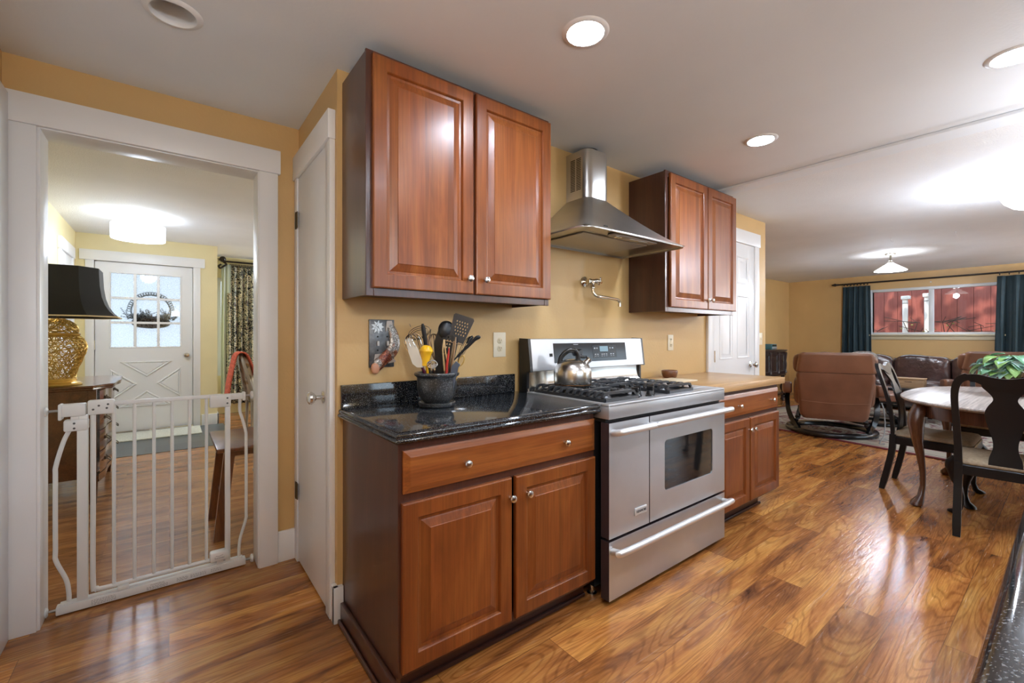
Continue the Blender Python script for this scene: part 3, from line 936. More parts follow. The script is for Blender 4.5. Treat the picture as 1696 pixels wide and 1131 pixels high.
ff = lambda u, v, d: fb(u, v, d - .004)
MB().rects([(0, .001), (0, 0)], 2.148, 2.226, 1.133, 1.166, ff).build('display', plain('lcd', (.10, .16, .20), .2, emit=(.35, .55, .66), es=.35), cp, 0)
M_key = plain('key_print', (.45, .47, .5), .4)
for cx in (2.100, 2.122, 2.248, 2.272):
    MB().rects([(0, .001), (0, 0)], cx - .006, cx + .006, 1.150, 1.158, ff).build('key', M_key, cp, 0)
for cx in (2.104, 2.126, 2.165, 2.186, 2.208, 2.252, 2.276):
    MB().rects([(0, .001), (0, 0)], cx - .006, cx + .006, 1.113, 1.119, ff).build('key', M_key, cp, 0)
    MB().rects([(0, .001), (0, 0)], cx - .006, cx + .006, 1.1035, 1.1055, ff).build('key_label', M_key, cp, 0)
MB().rects([(0, .001), (0, 0)], 1.915, 1.955, 1.178, 1.181, ff).build('panel_mark', M_key, cp, 0)
MB().rects([(0, .002), (0, 0)], 1.718, 1.740, 1.112, 1.130, fd).build('vent_port', M_dark, cp, 0)
MB().lathe([(.024, 0), (.024, .004), (.020, .008), (.019, .026), (.014, .03), (0, .03)], fb(1.945, 1.130, -.003), (0, -1, .12), 22).build('oven_knob', M_black, cp)

# ------------------------------------------------------------------ kettle
kx, ky, kz = 1.757, 1.712, .9645
t = thing('kettle', (kx, ky, kz), 'steel whistling kettle with a black handle on the left rear burner', 'kettle')
MB().lathe([(0, 0), (.096, 0), (.102, .004), (.104, .010), (.104, .068), (.099, .090), (.085, .112), (.063, .128), (.034, .139), (0, .142)], (kx, ky, kz), (0, 0, 1), 40).build('body', plain('kettle_steel', (.62, .60, .56), .24, 1), t, 50)
MB().lathe([(.099, -.002), (.1025, .002), (.1025, .006), (.099, .006)], (kx, ky, kz), (0, 0, 1), 40).build('copper_base', plain('copper', (.55, .30, .16), .25, 1), t)
ux, uy = .789, -.6143
def kp(u, z): return (kx + u * ux, ky + u * uy, kz + z)
MB().lathe([(.019, 0), (.016, .012), (.0145, .034), (.0165, .036), (.0165, .048), (.012, .051), (0, .052)], kp(.060, .105), (ux * .75, uy * .75, .75), 20).build('spout', plain('spout_steel', (.72, .71, .68), .2, 1), t)
MB().tube(bez([kp(-.066, .095), kp(-.071, .118), kp(-.062, .152), kp(-.030, .182), kp(.002, .188), kp(.022, .176), kp(.030, .155), kp(.028, .132)], 6), .0125, 12, 1.25).build('handle', M_black, t)
MB().tube(bez([kp(.020, .172), kp(.045, .152), kp(.066, .150), kp(.078, .152)], 6), [.008] * 13 + [.006] * 6, 10).build('trigger', M_black, t)

# ------------------------------------------------------------------ range hood
t = thing('range_hood', (2.06, 1.963, 1.77), 'stainless chimney range hood above the gas range', 'range hood')
hx0, hx1, hy0, hy1 = 1.603, 2.514, 1.470, 1.963
cxa, cxb, cya = 1.957, 2.163, 1.785
m = MB(); rings = []
def ring(a, z, rr):
    return rrect(lerp(hx0, cxa, a), lerp(hx1, cxb, a), lerp(hy0, cya, a), hy1, rr, z, 6, .004)
rings.append(ring(0, 1.771, .07)); rings.append(ring(0, 1.777, .07)); rings.append(ring(.010, 1.782, .07))
for k in range(1, 13):
    a = k / 12
    rings.append(ring(.010 + a * .990, 1.782 + .280 * (a ** 1.18), lerp(.07, .05, a)))
m.loft(rings, True, False)
m.loft([rrect(hx0, hx1, hy0, hy1, .07, 1.772, 6, .004), rrect(hx0 + .014, hx1 - .014, hy0 + .014, hy1 - .006, .06, 1.772, 6, .004), rrect(hx0 + .014, hx1 - .014, hy0 + .014, hy1 - .006, .06, 1.782, 6, .004)], True, False)
m.add([(hx0 + .01, hy0 + .01, 1.782), (hx1 - .01, hy0 + .01, 1.782), (hx1 - .01, hy1 - .002, 1.782), (hx0 + .01, hy1 - .002, 1.782)], [(0, 1, 2, 3)])
cn = m.build('canopy', M_steel_v, t, 45)
m = MB().loft([rrect(cxa, cxb, cya, hy1, .05, 2.060, 8, .003), rrect(cxa, cxb, cya, hy1, .05, 2.352, 8, .003)], True, False)
m.loft([rrect(cxa, cxb, cya, hy1, .05, 2.352, 8, .003), rrect(cxa + .004, cxb - .004, cya + .004, hy1 - .004, .046, 2.352, 8, .003), rrect(cxa + .004, cxb - .004, cya + .004, hy1 - .004, .046, 2.2, 8, .003)], True, False)
ch = m.build('chimney', M_steel_v, t, 50)
m = MB()
for r in range(20):
    z = 2.115 + r * .0098
    for y in (1.857, 1.905):
        m.box(cxa - .0008, cxa + .001, y - .019, y + .019, z, z + .0048)
m.build('vent_slots', M_dark, ch, 0)
MB().lathe([(.062, 0), (.066, .01), (.062, .02), (.066, .03), (.062, .04)], (2.055, 1.872, 2.335), (0, 0, 1), 28).build('duct', M_dark, t)
MB().box(1.72, 2.28, 1.60, 1.90, 1.7735, 1.7815, .002).build('filter', plain('filter_grey', (.50, .49, .46), .45, .6), cn, 30)
k = MB().pillow((2.06, 1.535, 1.775), (.20, .034, .008), .35, 28, 8).build('control_bar', plain('control_grey', (.42, .41, .39), .4), cn)
MB().box(2.01, 2.17, 1.518, 1.552, 1.7655, 1.769, .001).build('light_lens', plain('hood_lens', (.62, .62, .58), .25), k, 30)
m = MB()
for x in (1.915, 1.935):
    m.lathe([(.016, 0), (.016, -.003), (0, -.003)], (x, 1.535, 1.768), (0, 0, 1), 16)
m.build('switch', M_nickel, k)
MB().box(1.742, 1.772, 1.4765, 1.4805, 1.7905, 1.7935).build('emblem', M_dark, cn, 0)

# ------------------------------------------------------------------ pot filler
t = thing('pot_filler', (2.125, 1.963, 1.58), 'chrome pot filler tap on the wall below the range hood', 'tap')
pc = plain('polished_nickel', (.70, .66, .58), .1, 1)
MB().lathe([(.034, 0), (.034, .004), (.024, .010), (.020, .016), (.014, .020), (.013, .05)], (2.125, 1.963, 1.58), (0, -1, 0), 26).build('flange', pc, t)
b_ = MB().lathe([(.016, 0), (.018, .008), (.013, .014), (.013, .04), (.017, .046), (.017, .054), (.010, .058), (.009, .072), (0, .073)], (2.118, 1.915, 1.58), (.9, -.25, .05), 18)
b_.lathe([(.013, 0), (.013, -.03), (.016, -.034), (.016, -.042), (.010, -.045)], (2.14, 1.909, 1.578), (0, 0, 1), 16)
b_.build('valve_body', pc, t)
hc = (2.190, 1.893, 1.584)
m = MB()
for a in range(4):
    an = a * math.pi / 2 + .5
    dy, dz = math.cos(an), math.sin(an)
    m.tube([hc, (hc[0] + .2 * dy * .03, hc[1] + dy * .024, hc[2] + dz * .026)], [.0045, .0065], 10)
m.pillow(hc, (.012, .012, .012), 1, 14, 8)
m.build('cross_handle', plain('handle_pale', (.82, .80, .76), .12, 1), t)
MB().tube(bez([(2.14, 1.909, 1.534), (2.142, 1.905, 1.508), (2.160, 1.895, 1.488), (2.20, 1.885, 1.482), (2.30, 1.868, 1.472), (2.335, 1.862, 1.467), (2.348, 1.860, 1.452), (2.348, 1.860, 1.43)], 6), [.010] * 40 + [.0095] * 2 + [.0095], 12).lathe([(.0115, 0), (.0115, .018)], (2.348, 1.86, 1.424), (0, 0, 1), 14).build('spout_arm', pc, t)

# ------------------------------------------------------------------ wall plates
def outlet(x0, x1, z0, z1, label, gfci=False):
    t = thing('outlet', ((x0 + x1) / 2, 1.965, (z0 + z1) / 2), label, 'outlet', 'ivory wall outlets')
    MB().box(x0, x1, 1.959, 1.9655, z0, z1, .003).build('cover_plate', M_ivory, t, 30)
    xm = (x0 + x1) / 2; zm = (z0 + z1) / 2
    if gfci:
        m = MB().box(xm - .017, xm + .017, 1.9572, 1.960, zm - .034, zm + .034, .001)
        m.build('receptacle', plain('ivory_insert', (.72, .62, .42), .35), t, 30)
        cs = (zm + .022, zm - .022)
    else:
        cs = (zm + .021, zm - .021)
        for c in cs:
            MB().lathe([(.0175, 0), (.0175, .003), (.016, .004), (0, .004)], (xm, 1.960, c), (0, -1, 0), 24).build('receptacle', plain('ivory_insert', (.72, .62, .42), .35), t)
    for c in cs:
        for q in (MB().box(xm - .0075, xm - .0055, 1.9548, 1.9575, c - .001, c + .008), MB().box(xm + .0055, xm + .0075, 1.9548, 1.9575, c, c + .007), MB().lathe([(.003, 0), (.003, .0012), (0, .0012)], (xm, 1.9572, c - .008), (0, -1, 0), 10)):
            q.build('slot', M_dark, t, 0)
outlet(1.398, 1.482, 1.115, 1.251, 'ivory double wall outlet left of the range')
outlet(3.066, 3.140, 1.117, 1.240, 'ivory wall outlet with rectangular insert above the butcher block', True)
t = thing('light_switch', (4.700, 1.965, 1.205), 'ivory light switch beside the panelled door', 'switch')
MB().box(4.660, 4.735, 1.959, 1.9655, 1.140, 1.262, .003).build('cover_plate', M_ivory, t, 30)
MB().box(4.690, 4.704, 1.951, 1.96, 1.19, 1.212, .002).build('toggle', M_ivory, t, 30)
# decorative pewter switch plate with flower and fish relief
t = thing('switch_plate', (.77, 1.965, 1.2), 'pewter double switch plate with a water lily and a reddish fish', 'switch plate')
M_pew = plain('pewter', (.135, .135, .14), .38, .8, 0, .5, .35, 40)
MB().box(.710, .828, 1.957, 1.9655, 1.088, 1.306, .002).build('plate', M_pew, t, 30)
m = MB()
fx, fz = .748, 1.272
for layer, (n, L, wd, y) in enumerate(((9, .034, .009, 1.9565), (7, .025, .008, 1.9535), (5, .015, .006, 1.951))):
    for k in range(n):
        a = 2 * math.pi * k / n + layer * .4
        ca, sa = math.cos(a), math.sin(a)
        poly = [(.003, 0), (L * .55, wd * .75), (L, 0), (L * .55, -wd * .75)]
        P = [(fx + p * ca - q * sa, fz + p * sa + q * ca) for p, q in poly]
        m.loft([[(p[0], y + .003, p[1]) for p in P], [(lerp(fx, p[0], .9), y - .002, lerp(fz, p[1], .9)) for p in P]])
m.build('lily', plain('lily_pewter', (.52, .51, .50), .35, .6), t, 30)
fp = bez([(.803, 1.958, 1.290), (.822, 1.955, 1.245), (.828, 1.951, 1.20), (.815, 1.949, 1.163), (.785, 1.948, 1.133), (.757, 1.948, 1.110), (.738, 1.949, 1.088), (.727, 1.951, 1.068)], 6)
rr = []
for i in range(len(fp)):
    a = i / (len(fp) - 1)
    rr.append(.006 + .015 * math.sin(math.pi * min(1, .12 + a * .80)) ** 1.0 + (.003 if a > .7 else 0) - (.014 if a > .97 else 0))
m2, nt, b = _new('fish_enamel')
mp = objmap(nt, (1, 1, 1))
vo = N(nt, 'ShaderNodeTexVoronoi'); vo.inputs['Scale'].default_value = 170; nt.links.new(mp.outputs[0], vo.inputs['Vector'])
sc_ = ramp(nt, vo.outputs['Distance'], [(.25, (1, 1, 1)), (.6, (.25, .22, .2))])
nz_ = noise(nt, mp.outputs[0], 16, 2)
cc = ramp(nt, nz_.outputs['Fac'], [(.38, (.30, .06, .03)), (.46, (.42, .17, .09)), (.53, (.50, .48, .45))])
nt.links.new(mixc(nt, .9, cc, sc_, 'MULTIPLY'), b.inputs['Base Color']); b.inputs['Roughness'].default_value = .3; b.inputs['Metallic'].default_value = .3
fish = MB().tube(fp, [q * 1.3 for q in rr], 14, .30, (0, 1, 0)).build('fish', m2, t)
MB().pillow((.735, 1.948, 1.085), (.019, .010, .025), .8, 18, 10).build('fish_head', plain('fish_head_pink', (.56, .27, .16), .35), fish)
m = MB()
for c, pts in (((0, 0), [(.770, 1.120), (.800, 1.105), (.835, 1.112), (.826, 1.124), (.800, 1.132)]), ((0, 0), [(.812, 1.15), (.838, 1.160), (.836, 1.172), (.822, 1.178)]), ((0, 0), [(.790, 1.165), (.765, 1.150), (.735, 1.148), (.73, 1.12), (.745, 1.128)]), ((0, 0), [(.800, 1.28), (.785, 1.250), (.790, 1.300), (.815, 1.302), (.822, 1.27)])):
    m.loft([[(p[0], 1.9565, p[1]) for p in pts], [(p[0], 1.953, p[1]) for p in pts]])
m.build('fins', plain('fin_grey', (.40, .33, .28), .4, .4), fish, 0)
m = MB()
for x in (.749, .794):
    m.box(x - .005, x + .005, 1.946, 1.958, 1.186, 1.208, .002)
m.build('toggle', plain('toggle_grey', (.55, .54, .52), .3), t, 30)
m = MB()
for x in (.749, .794):
    for z in (1.228, 1.166):
        m.lathe([(.004, 0), (.004, .002), (0, .0025)], (x, 1.957, z), (0, -1, 0), 10)
m.build('screws', M_dark, t)

# ------------------------------------------------------------------ small things on the butcher block
t = solo('wooden_bowl', MB().lathe([(0, 0), (.040, 0), (.050, .010), (.056, .030), (.058, .050), (.055, .056), (.051, .050), (.045, .02), (0, .014)], (2.93, 1.86, .921), (0, 0, 1), 32),
         wood('bowl_wood', [(.3, (.14, .05, .02)), (.7, (.24, .09, .035))], 'x', 1, .3, .2), 'small round reddish wooden bowl at the back of the butcher block', 'bowl', (2.93, 1.86, .921))
t = solo('cutting_board', MB().box(2.66, 2.86, 1.60, 1.80, .921, .931, .004), plain('board_cream', (.62, .52, .36), .45), 'thin cream cutting board lying beside the range on the butcher block', 'cutting board', (2.76, 1.7, .921))

# ------------------------------------------------------------------ crock and utensils
cxk, cyk, czk = .946, 1.762, .917
t = thing('utensil_crock', (cxk, cyk, czk), 'black speckled stoneware crock full of utensils on the granite counter', 'crock')
MB().lathe([(0, 0), (.068, 0), (.077, .004), (.081, .012), (.082, .020), (.078, .022), (.070, .013), (.0, .012)], (cxk, cyk, czk), (0, 0, 1), 44).build('saucer', M_granite_pot, t, 50)
MB().lathe([(0, .014), (.052, .014), (.058, .022), (.070, .034), (.081, .055), (.087, .082), (.088, .108), (.087, .128), (.090, .134), (.097, .138), (.100, .145), (.098, .152), (.090, .154), (.083, .150), (.081, .12), (.078, .06), (.06, .03), (0, .026)], (cxk, cyk, czk), (0, 0, 1), 48).build('pot', M_granite_pot, t, 50)
def U(px, py, v=0.0):
    """a point in the crock's own frame: px and py count 2.71 mm steps across and up, v is depth"""
    u = (px - 723) * .00271; z = 1.232 - (py - 556) * .00271
    return (cxk + u * .789 + v * .6143, cyk - u * .6143 + v * .789, z)
def foot(px, py, v0, px2, py2, v1):
    """run a handle from the visible point down into the pot"""
    return U(px, py, v0), U(px2, py2, v1)
UG = 'kitchen utensils in the speckled crock'
def utensil(name, label, cat='utensil'):
    return thing(name, (cxk, cyk, .95), label, cat, UG)
M_wire2 = plain('bright_wire', (.78, .77, .74), .16, 1)
def whisk_wires(m, base, tip, rad, n, r=.0017, sq=1.0):
    B = Vector(base); T = Vector(tip); ax = (T - B); L = ax.length; ax.normalize()
    e1 = ax.cross(Vector((0, 0, 1)) if abs(ax.z) < .95 else Vector((1, 0, 0))).normalized(); e2 = ax.cross(e1)
    for k in range(n):
        a = math.pi * k / n
        d = e1 * math.cos(a) + e2 * math.sin(a) * sq
        pts = [B]
        for (f, w) in ((.25, .45), (.55, .88), (.78, 1.0), (.93, .72)):
            pts.append(B + ax * L * f + d * rad * w)
        pts.append(T)
        for (f, w) in ((.93, .72), (.78, 1.0), (.55, .88), (.25, .45)):
            pts.append(B + ax * L * f - d * rad * w)
        pts.append(B)
        m.tube(bez(pts, 4), r, 5)
low = lambda px, v=0: U(px, 655, v)
# large balloon whisk (left)
t = utensil('balloon_whisk', 'large steel balloon whisk leaning at the left of the crock', 'whisk')
m = MB(); whisk_wires(m, U(700, 606, -.01), U(681, 553, -.02), .040, 7); m.build('wires', M_wire2, t)
MB().tube([low(708, 0), U(700, 607, -.01)], .007, 10).build('handle', M_wire, t)
# cream silicone spatula with maroon handle
t = utensil('spatula', 'cream silicone spatula with a maroon handle at the front left of the crock', 'spatula')
P0, P1 = U(698, 607, -.045), U(681, 560, -.05)
ax = (Vector(P1) - Vector(P0))
m = MB(); side = Vector((.789, -.6143, 0)); dp = Vector((.6143, .789, 0)); rings = []
for f, w0, w1, th in ((0, -.010, .012, .006), (.12, -.024, .023, .007), (.5, -.023, .022, .007), (.8, -.018, .018, .005), (.93, -.012, .012, .004), (1.0, -.004, .004, .003)):
    c = Vector(P0) + ax * f
    rings.append([tuple(c + side * w0 - dp * th), tuple(c + side * w1 - dp * th), tuple(c + side * (w1 + .002)), tuple(c + side * w1 + dp * th), tuple(c + side * w0 + dp * th), tuple(c + side * (w0 - .002))])
m.loft(rings); m.build('blade', plain('cream_silicone', (.66, .60, .50), .4), t, 60)
MB().tube([U(716, 645, -.01), U(702, 607, -.044)], .007, 12, .8).build('handle', plain('maroon_handle', (.10, .008, .030), .3), t)
# yellow scoop
t = utensil('measuring_scoop', 'bright yellow rounded scoop in the middle of the crock', 'scoop')
MB().lathe([(.018, -.045), (.021, -.015), (.026, .012), (.030, .018), (.030, .022), (.027, .030), (.020, .040), (.010, .045), (0, .046)], U(707, 588, -.035), (.10, -.06, 1), 26).build('bowl', plain('yellow_plastic', (.85, .47, .02), .3), t)
MB().tube([low(712, -.01), U(708, 597, -.034)], .006, 10).build('handle', plain('yellow_plastic', (.85, .47, .02), .3), t)
# spiral ball whisk
t = utensil('ball_whisk', 'small steel coil whisk just above the crock rim', 'whisk')
m = MB()
for k in range(5):
    r = .022 - .003 * k
    c = Vector(U(719, 602 - k * 1.0, -.055))
    m.tube([tuple(c + side * (r * math.cos(a)) + Vector((0, 0, 1)) * (r * .75 * math.sin(a)) + dp * (.004 * k + .003 * math.sin(2 * a))) for a in [2 * math.pi * i / 20 for i in range(20)]], .0018, 5, closed=True)
m.build('coil', M_wire2, t)
MB().tube([low(722, -.02), U(720, 607, -.053)], .0035, 8).build('handle', M_wire2, t)
# black ladle (bowl seen from behind)
t = utensil('ladle', 'black nylon ladle with a rounded bowl at the back of the crock', 'ladle')
bx_ = U(738, 547, .01)
MB().pillow(bx_, (.039, .028, .043), .95, 24, 14).build('bowl', M_plastic, t)
MB().bar(bez([low(728, .02), U(726, 600, .012), U(725, 570, .0), U(732, 548, -.006)], 5), .034, .009, (.6143, .789, 0)).build('handle', M_plastic, t)
# slotted turner
def perforated(m, C, e1, e2, en, w0, w1, L, th, holes, hr):
    """plate with round holes: C centre of lower edge"""
    bm = bmesh.new(); ed = []
    def loop(pts):
        vs = [bm.verts.new((p[0], p[1], 0)) for p in pts]
        for i in range(len(vs)): ed.append(bm.edges.new((vs[i], vs[(i + 1) % len(vs)])))
    loop([(-w0, 0), (w0, 0), (w1, L * .93), (w1 - .006, L), (-w1 + .006, L), (-w1, L * .93)])
    for hx, hy in holes:
        loop([(hx + hr * .8 * math.cos(2 * math.pi * k / 8), hy + hr * 1.25 * math.sin(2 * math.pi * k / 8)) for k in range(8)])
    bmesh.ops.triangle_fill(bm, edges=ed, use_beauty=True)
    g = bmesh.ops.extrude_face_region(bm, geom=bm.faces[:])
    for v in g['geom']:
        if isinstance(v, bmesh.types.BMVert): v.co.z += th
    bm.verts.index_update()
    m.add([tuple(C + e1 * v.co.x + e2 * v.co.y + en * v.co.z) for v in bm.verts], [[v.index for v in f.verts] for f in bm.faces])
    bm.free()
t = utensil('slotted_turner', 'broad dark blue-black slotted turner, tallest of the crock utensils', 'turner')
C = Vector(U(755, 566, -.01)); e2 = (Vector(U(767, 529, .0)) - C).normalized(); e1 = (side - e2 * side.dot(e2)).normalized(); en = e1.cross(e2)
hol = [(-.024 + .012 * i + .004 * (j % 2), .035 + .014 * j) for j in range(5) for i in range(5)]
m = MB(); perforated(m, C, e1, e2, en, .034, .048, .122, .003, hol, .0034)
m.build('blade', plain('navy_nylon', (.012, .017, .026), .3), t, 0)
MB().bar([low(737, .0), tuple(C + e2 * .012)], .014, .008, tuple(en)).build('handle', plain('navy_nylon', (.012, .017, .026), .3), t)
# slotted spoon
t = utensil('slotted_spoon', 'black slotted spoon between the ladle and the turner', 'spoon')
C = Vector(U(738, 585, -.012)); e2 = (Vector(U(744, 552, -.01)) - C).normalized(); e1 = (side - e2 * side.dot(e2)).normalized(); en = e1.cross(e2)
m = MB(); perforated(m, C, e1, e2, en, .020, .026, .085, .003, [(-.013 + .012 * i, .028 + .015 * j) for j in range(4) for i in range(3)], .0036)
m.build('bowl', M_plastic, t, 0)
MB().bar([low(732, 0), tuple(C + e2 * .01)], .012, .008, tuple(en)).build('handle', M_plastic, t)
# tall black handle at the back left
t = utensil('peeler', 'upright tapering black utensil handle at the back left of the crock', 'utensil')
MB().tube(bez([low(714, .03), U(706, 596, .03), U(702, 566, .03), U(697, 536, .03)], 5), [.005] * 5 + [.008] * 4 + [.0125] * 4 + [.0135, .012, .007], 12, .7).build('handle', plain('soft_black_grip', (.016, .016, .017), .5), t)
# wire skimmer at the back
t = utensil('wire_skimmer', 'fine wire loop strainer at the back left of the crock', 'strainer')
m = MB()
for k, (rx, rz) in enumerate(((.050, .030), (.042, .024), (.033, .018))):
    c = Vector(U(690, 551 + k, .045))
    m.tube([tuple(c + side * (rx * math.cos(a)) + Vector((0, 0, 1)) * (rz * math.sin(a) + .25 * rx * math.cos(a))) for a in [2 * math.pi * i / 22 for i in range(22)]], .0016, 5, closed=True)
m.tube([U(710, 545, .045), U(706, 570, .04), low(714, .035)], .0022, 6)
m.tube([U(676, 541, .045), U(674, 536, .045)], .0016, 6)
m.build('wires', plain('dull_wire', (.28, .24, .19), .35, .9), t)
# dark brown whisk
t = utensil('bronze_whisk', 'brownish wire whisk standing behind the yellow scoop', 'whisk')
m = MB(); whisk_wires(m, U(720, 602, .03), U(715, 553, .03), .029, 6, .0016); m.tube([low(722, .03), U(720, 604, .03)], .005, 8)
m.build('wires', plain('bronze_wire', (.22, .14, .09), .35, .9), t)
# tongs
t = utensil('tongs', 'thin steel tongs with a bent top standing in front of the ladle', 'tongs')
MB().bar(bez([low(738, -.03), U(737, 600, -.035), U(735, 580, -.036), U(737, 562, -.034)], 4), .006, .0035, (.6143, .789, 0)).bar(bez([low(742, -.028), U(742, 605, -.033), U(739, 580, -.034), U(737, 562, -.032)], 4), .006, .0035, (.6143, .789, 0)).tube([U(737, 563, -.034), U(748, 566, -.03), U(756, 569, -.025), U(768, 571, -.02)], .0022, 6).build('arms', M_wire2, t)
# wooden spoon, red handle, brown handles
t = utensil('wooden_spoon', 'pale tan wooden spoon handle right of the middle of the crock', 'spoon')
MB().tube([low(744, -.03), U(750, 600, -.03), U(754, 572, -.03), U(755.5, 558, -.03)], [.006, .008, .0085, .004], 12, .6).build('handle', wood('tan_wood', [(.3, (.30, .19, .10)), (.7, (.42, .28, .16))], 'z', 1, .5), t)
t = utensil('red_spatula', 'slim bright red handle standing among the utensils', 'utensil')
MB().tube([low(740, -.035), U(741, 605, -.036), U(744, 585, -.036), U(745, 576, -.036)], [.006, .0075, .006, .003], 10, .7).build('handle', plain('red_plastic', (.50, .03, .02), .35), t)
t = utensil('wooden_spatula', 'brown wooden spatula handle behind the red one', 'spatula')
MB().tube([low(738, .0), U(743, 600, .0), U(747, 574, .0), U(748, 562, .0)], [.006, .008, .010, .007], 10, .5).build('handle', wood('brown_wood', [(.3, (.16, .09, .05)), (.7, (.26, .16, .095))], 'z', 1, .5), t)
# masher / wire whisk to the right
t = utensil('flat_whisk', 'steel flat whisk with a dark tip leaning right in the crock', 'whisk')
m = MB()
for k in range(5):
    o_ = (k - 2) * 2.2
    m.tube(bez([low(748, .01), U(757, 600, .01), U(763 + o_, 585, .012), U(772 + o_ * 1.2, 566, .014), U(779 + o_ * .5, 557, .016)], 4), .0014, 6)
m.build('wires', M_wire2, t)
MB().tube([U(772, 569, .014), U(778, 560, .016), U(782, 557, .017)], [.006, .009, .005], 10).build('tip', M_plastic, t)
# long black handle to the right
t = utensil('black_spatula', 'long soft black handle slanting far to the right of the crock', 'utensil')
MB().tube(bez([U(751, 597, -.03), U(762, 586, -.032), U(776, 572, -.034), U(789, 560, -.036), U(796, 558, -.036)], 5), [.005] * 4 + [.008] * 5 + [.0115] * 6 + [.013] * 3 + [.012, .009, .005], 12, .7).build('handle', plain('soft_black_grip', (.016, .016, .017), .5), t)
MB().tube([low(742, -.01), U(751, 598, -.03)], .0055, 10).build('shank', M_wire2, t)
# grey plastic and a yellow-tan loop on the right rim
t = utensil('silicone_brush', 'blue-grey flat plastic tool at the right rim of the crock', 'utensil')
MB().bar([low(745, -.03), U(755, 606, -.04), U(760, 600, -.042)], [.02, .030, .024], .010, (.6143, .789, 0)).build('blade', plain('blue_grey_plastic', (.09, .11, .15), .45), t)
t = utensil('cookie_cutter', 'mustard coloured loop handle at the right rim of the crock', 'utensil')
c = Vector(U(764, 597, -.01))
MB().tube([tuple(c + side * (.011 * math.cos(a) + .006 * math.sin(a)) + Vector((0, 0, 1)) * (.022 * math.sin(a))) for a in [2 * math.pi * i / 22 for i in range(22)]], .0032, 8, closed=True).tube([low(748, 0), U(760, 604, -.008)], .004, 8).build('loop', plain('mustard', (.55, .33, .08), .4), t)

# ------------------------------------------------------------------ baby gate
gy = 2.765
t = thing('baby_gate', (-.03, gy, 0), 'white metal pressure gate standing in the opening to the hall', 'gate')
B = M_gatew
MB().box(-.392, .325, gy - .021, gy + .021, .004, .040, .004).box(-.380, .312, gy - .012, gy + .012, .040, .050, .002).build('bottom_rail', B, t, 30)
MB().box(-.326, -.290, gy - .016, gy + .016, .045, .875, .004).build('post', B, t, 30)
MB().box(.232, .256, gy - .014, gy + .014, .045, .905, .004).build('post', B, t, 30)
gp_ = lambda pts: bez(pts, 6)
MB().tube(gp_([(-.352, gy, .048), (-.353, gy, .09), (-.362, gy, .15), (-.393, gy, .24), (-.395, gy, .30), (-.395, gy, .60), (-.393, gy, .66), (-.37, gy, .76), (-.352, gy, .81), (-.350, gy, .84)]), .0085, 12).build('side_bar', B, t)
MB().tube(gp_([(.296, gy, .048), (.296, gy, .09), (.303, gy, .15), (.327, gy, .24), (.329, gy, .30), (.329, gy, .66), (.326, gy, .72), (.31, gy, .79), (.300, gy, .83), (.300, gy, .90)]), .0075, 12).build('side_bar', B, t)
# swinging leaf
lf = MB().tube(gp_([(-.274, gy, .88), (-.274, gy, .50), (-.274, gy, .105), (-.262, gy, .076), (-.235, gy, .068), (-.05, gy, .068), (.185, gy, .068)]), .0098, 12).build('leaf_frame', B, t)
MB().box(-.215, .215, gy - .011, gy + .011, .908, .927, .003).build('top_rail', B, lf, 30)
for x in (-.203, -.130, -.058, .012, .082, .152):
    MB().tube([(x, gy, .068), (x, gy, .912)], .0072, 10).build('bar', B, lf)
m = MB().box(-.292, -.200, gy - .020, gy + .020, .872, .938, .008)
hb = m.build('latch_housing', B, t, 30)
m = MB().box(-.378, -.296, gy - .020, gy + .020, .872, .928, .005).box(-.384, -.372, gy - .028, gy + .028, .860, .930, .004)
m.build('wall_bracket', B, t, 30)
MB().box(-.368, -.288, gy - .024, gy + .020, .806, .858, .008).box(-.345, -.318, gy - .022, gy + .016, .855, .872, .002).build('catch', B, t, 30)
MB().box(.165, .258, gy - .020, gy + .020, .858, .925, .006).box(.25, .318, gy - .016, gy + .016, .893, .925, .004).box(.312, .324, gy - .024, gy + .024, .885, .930, .003).build('hinge_bracket', B, t, 30)
m = MB()
for x, z in ((-.272, .897), (-.253, .913), (-.222, .917), (-.226, .900), (-.333, .842), (-.333, .820), (.242, .905), (.242, .878)):
    m.lathe([(.0045, 0), (.0045, .002), (0, .0025)], (x, gy - .0195 - (.004 if z < .86 and x < 0 else 0), z), (0, -1, 0), 12)
m.build('screws', plain('screw_dark', (.12, .12, .12), .4, .7), t)
rod = MB()
for xa, xc, z in ((-.430, -.38, .900), (.322, .362, .910), (-.428, -.386, .022), (.322, .362, .022)):
    rod.tube([(xa, gy, z), (xc, gy, z)], .0055, 10)
rod.build('tension_rod', plain('zinc', (.35, .34, .33), .35, .9), t)
cup = MB()
for x, z, s in ((-.430, .900, 1), (.360, .910, -1), (-.430, .022, 1), (.360, .022, -1)):
    cup.lathe([(.021, 0), (.021, .008), (.015, .012), (0, .013)], (x, gy, z), (s, 0, 0), 18)
cup.build('wall_cup', B, t)
fl = MB().box(.165, .250, gy - .034, gy + .018, .062, .112, .012).box(.195, .225, gy - .018, gy + .018, .040, .064, .003).build('foot_lock', B, t, 35)
text('lock_text', 'Summer', .013, (.207, gy - .0346, .082), (R(90), 0, 0), plain('logo_grey', (.25, .25, .25), .5), fl, .0003)
MB().tube([(.190, gy - .0343, .094), (.205, gy - .0343, .0905), (.222, gy - .0343, .096)], .001, 6).build('lock_swoosh', plain('logo_grey', (.25, .25, .25), .5), fl)
g_ = plain('print_grey', (.30, .30, .30), .6)
text('warning_text', 'WARNING', .011, (-.045, gy - .0213, .030), (R(90), 0, 0), g_, t, .0002)
m = MB()
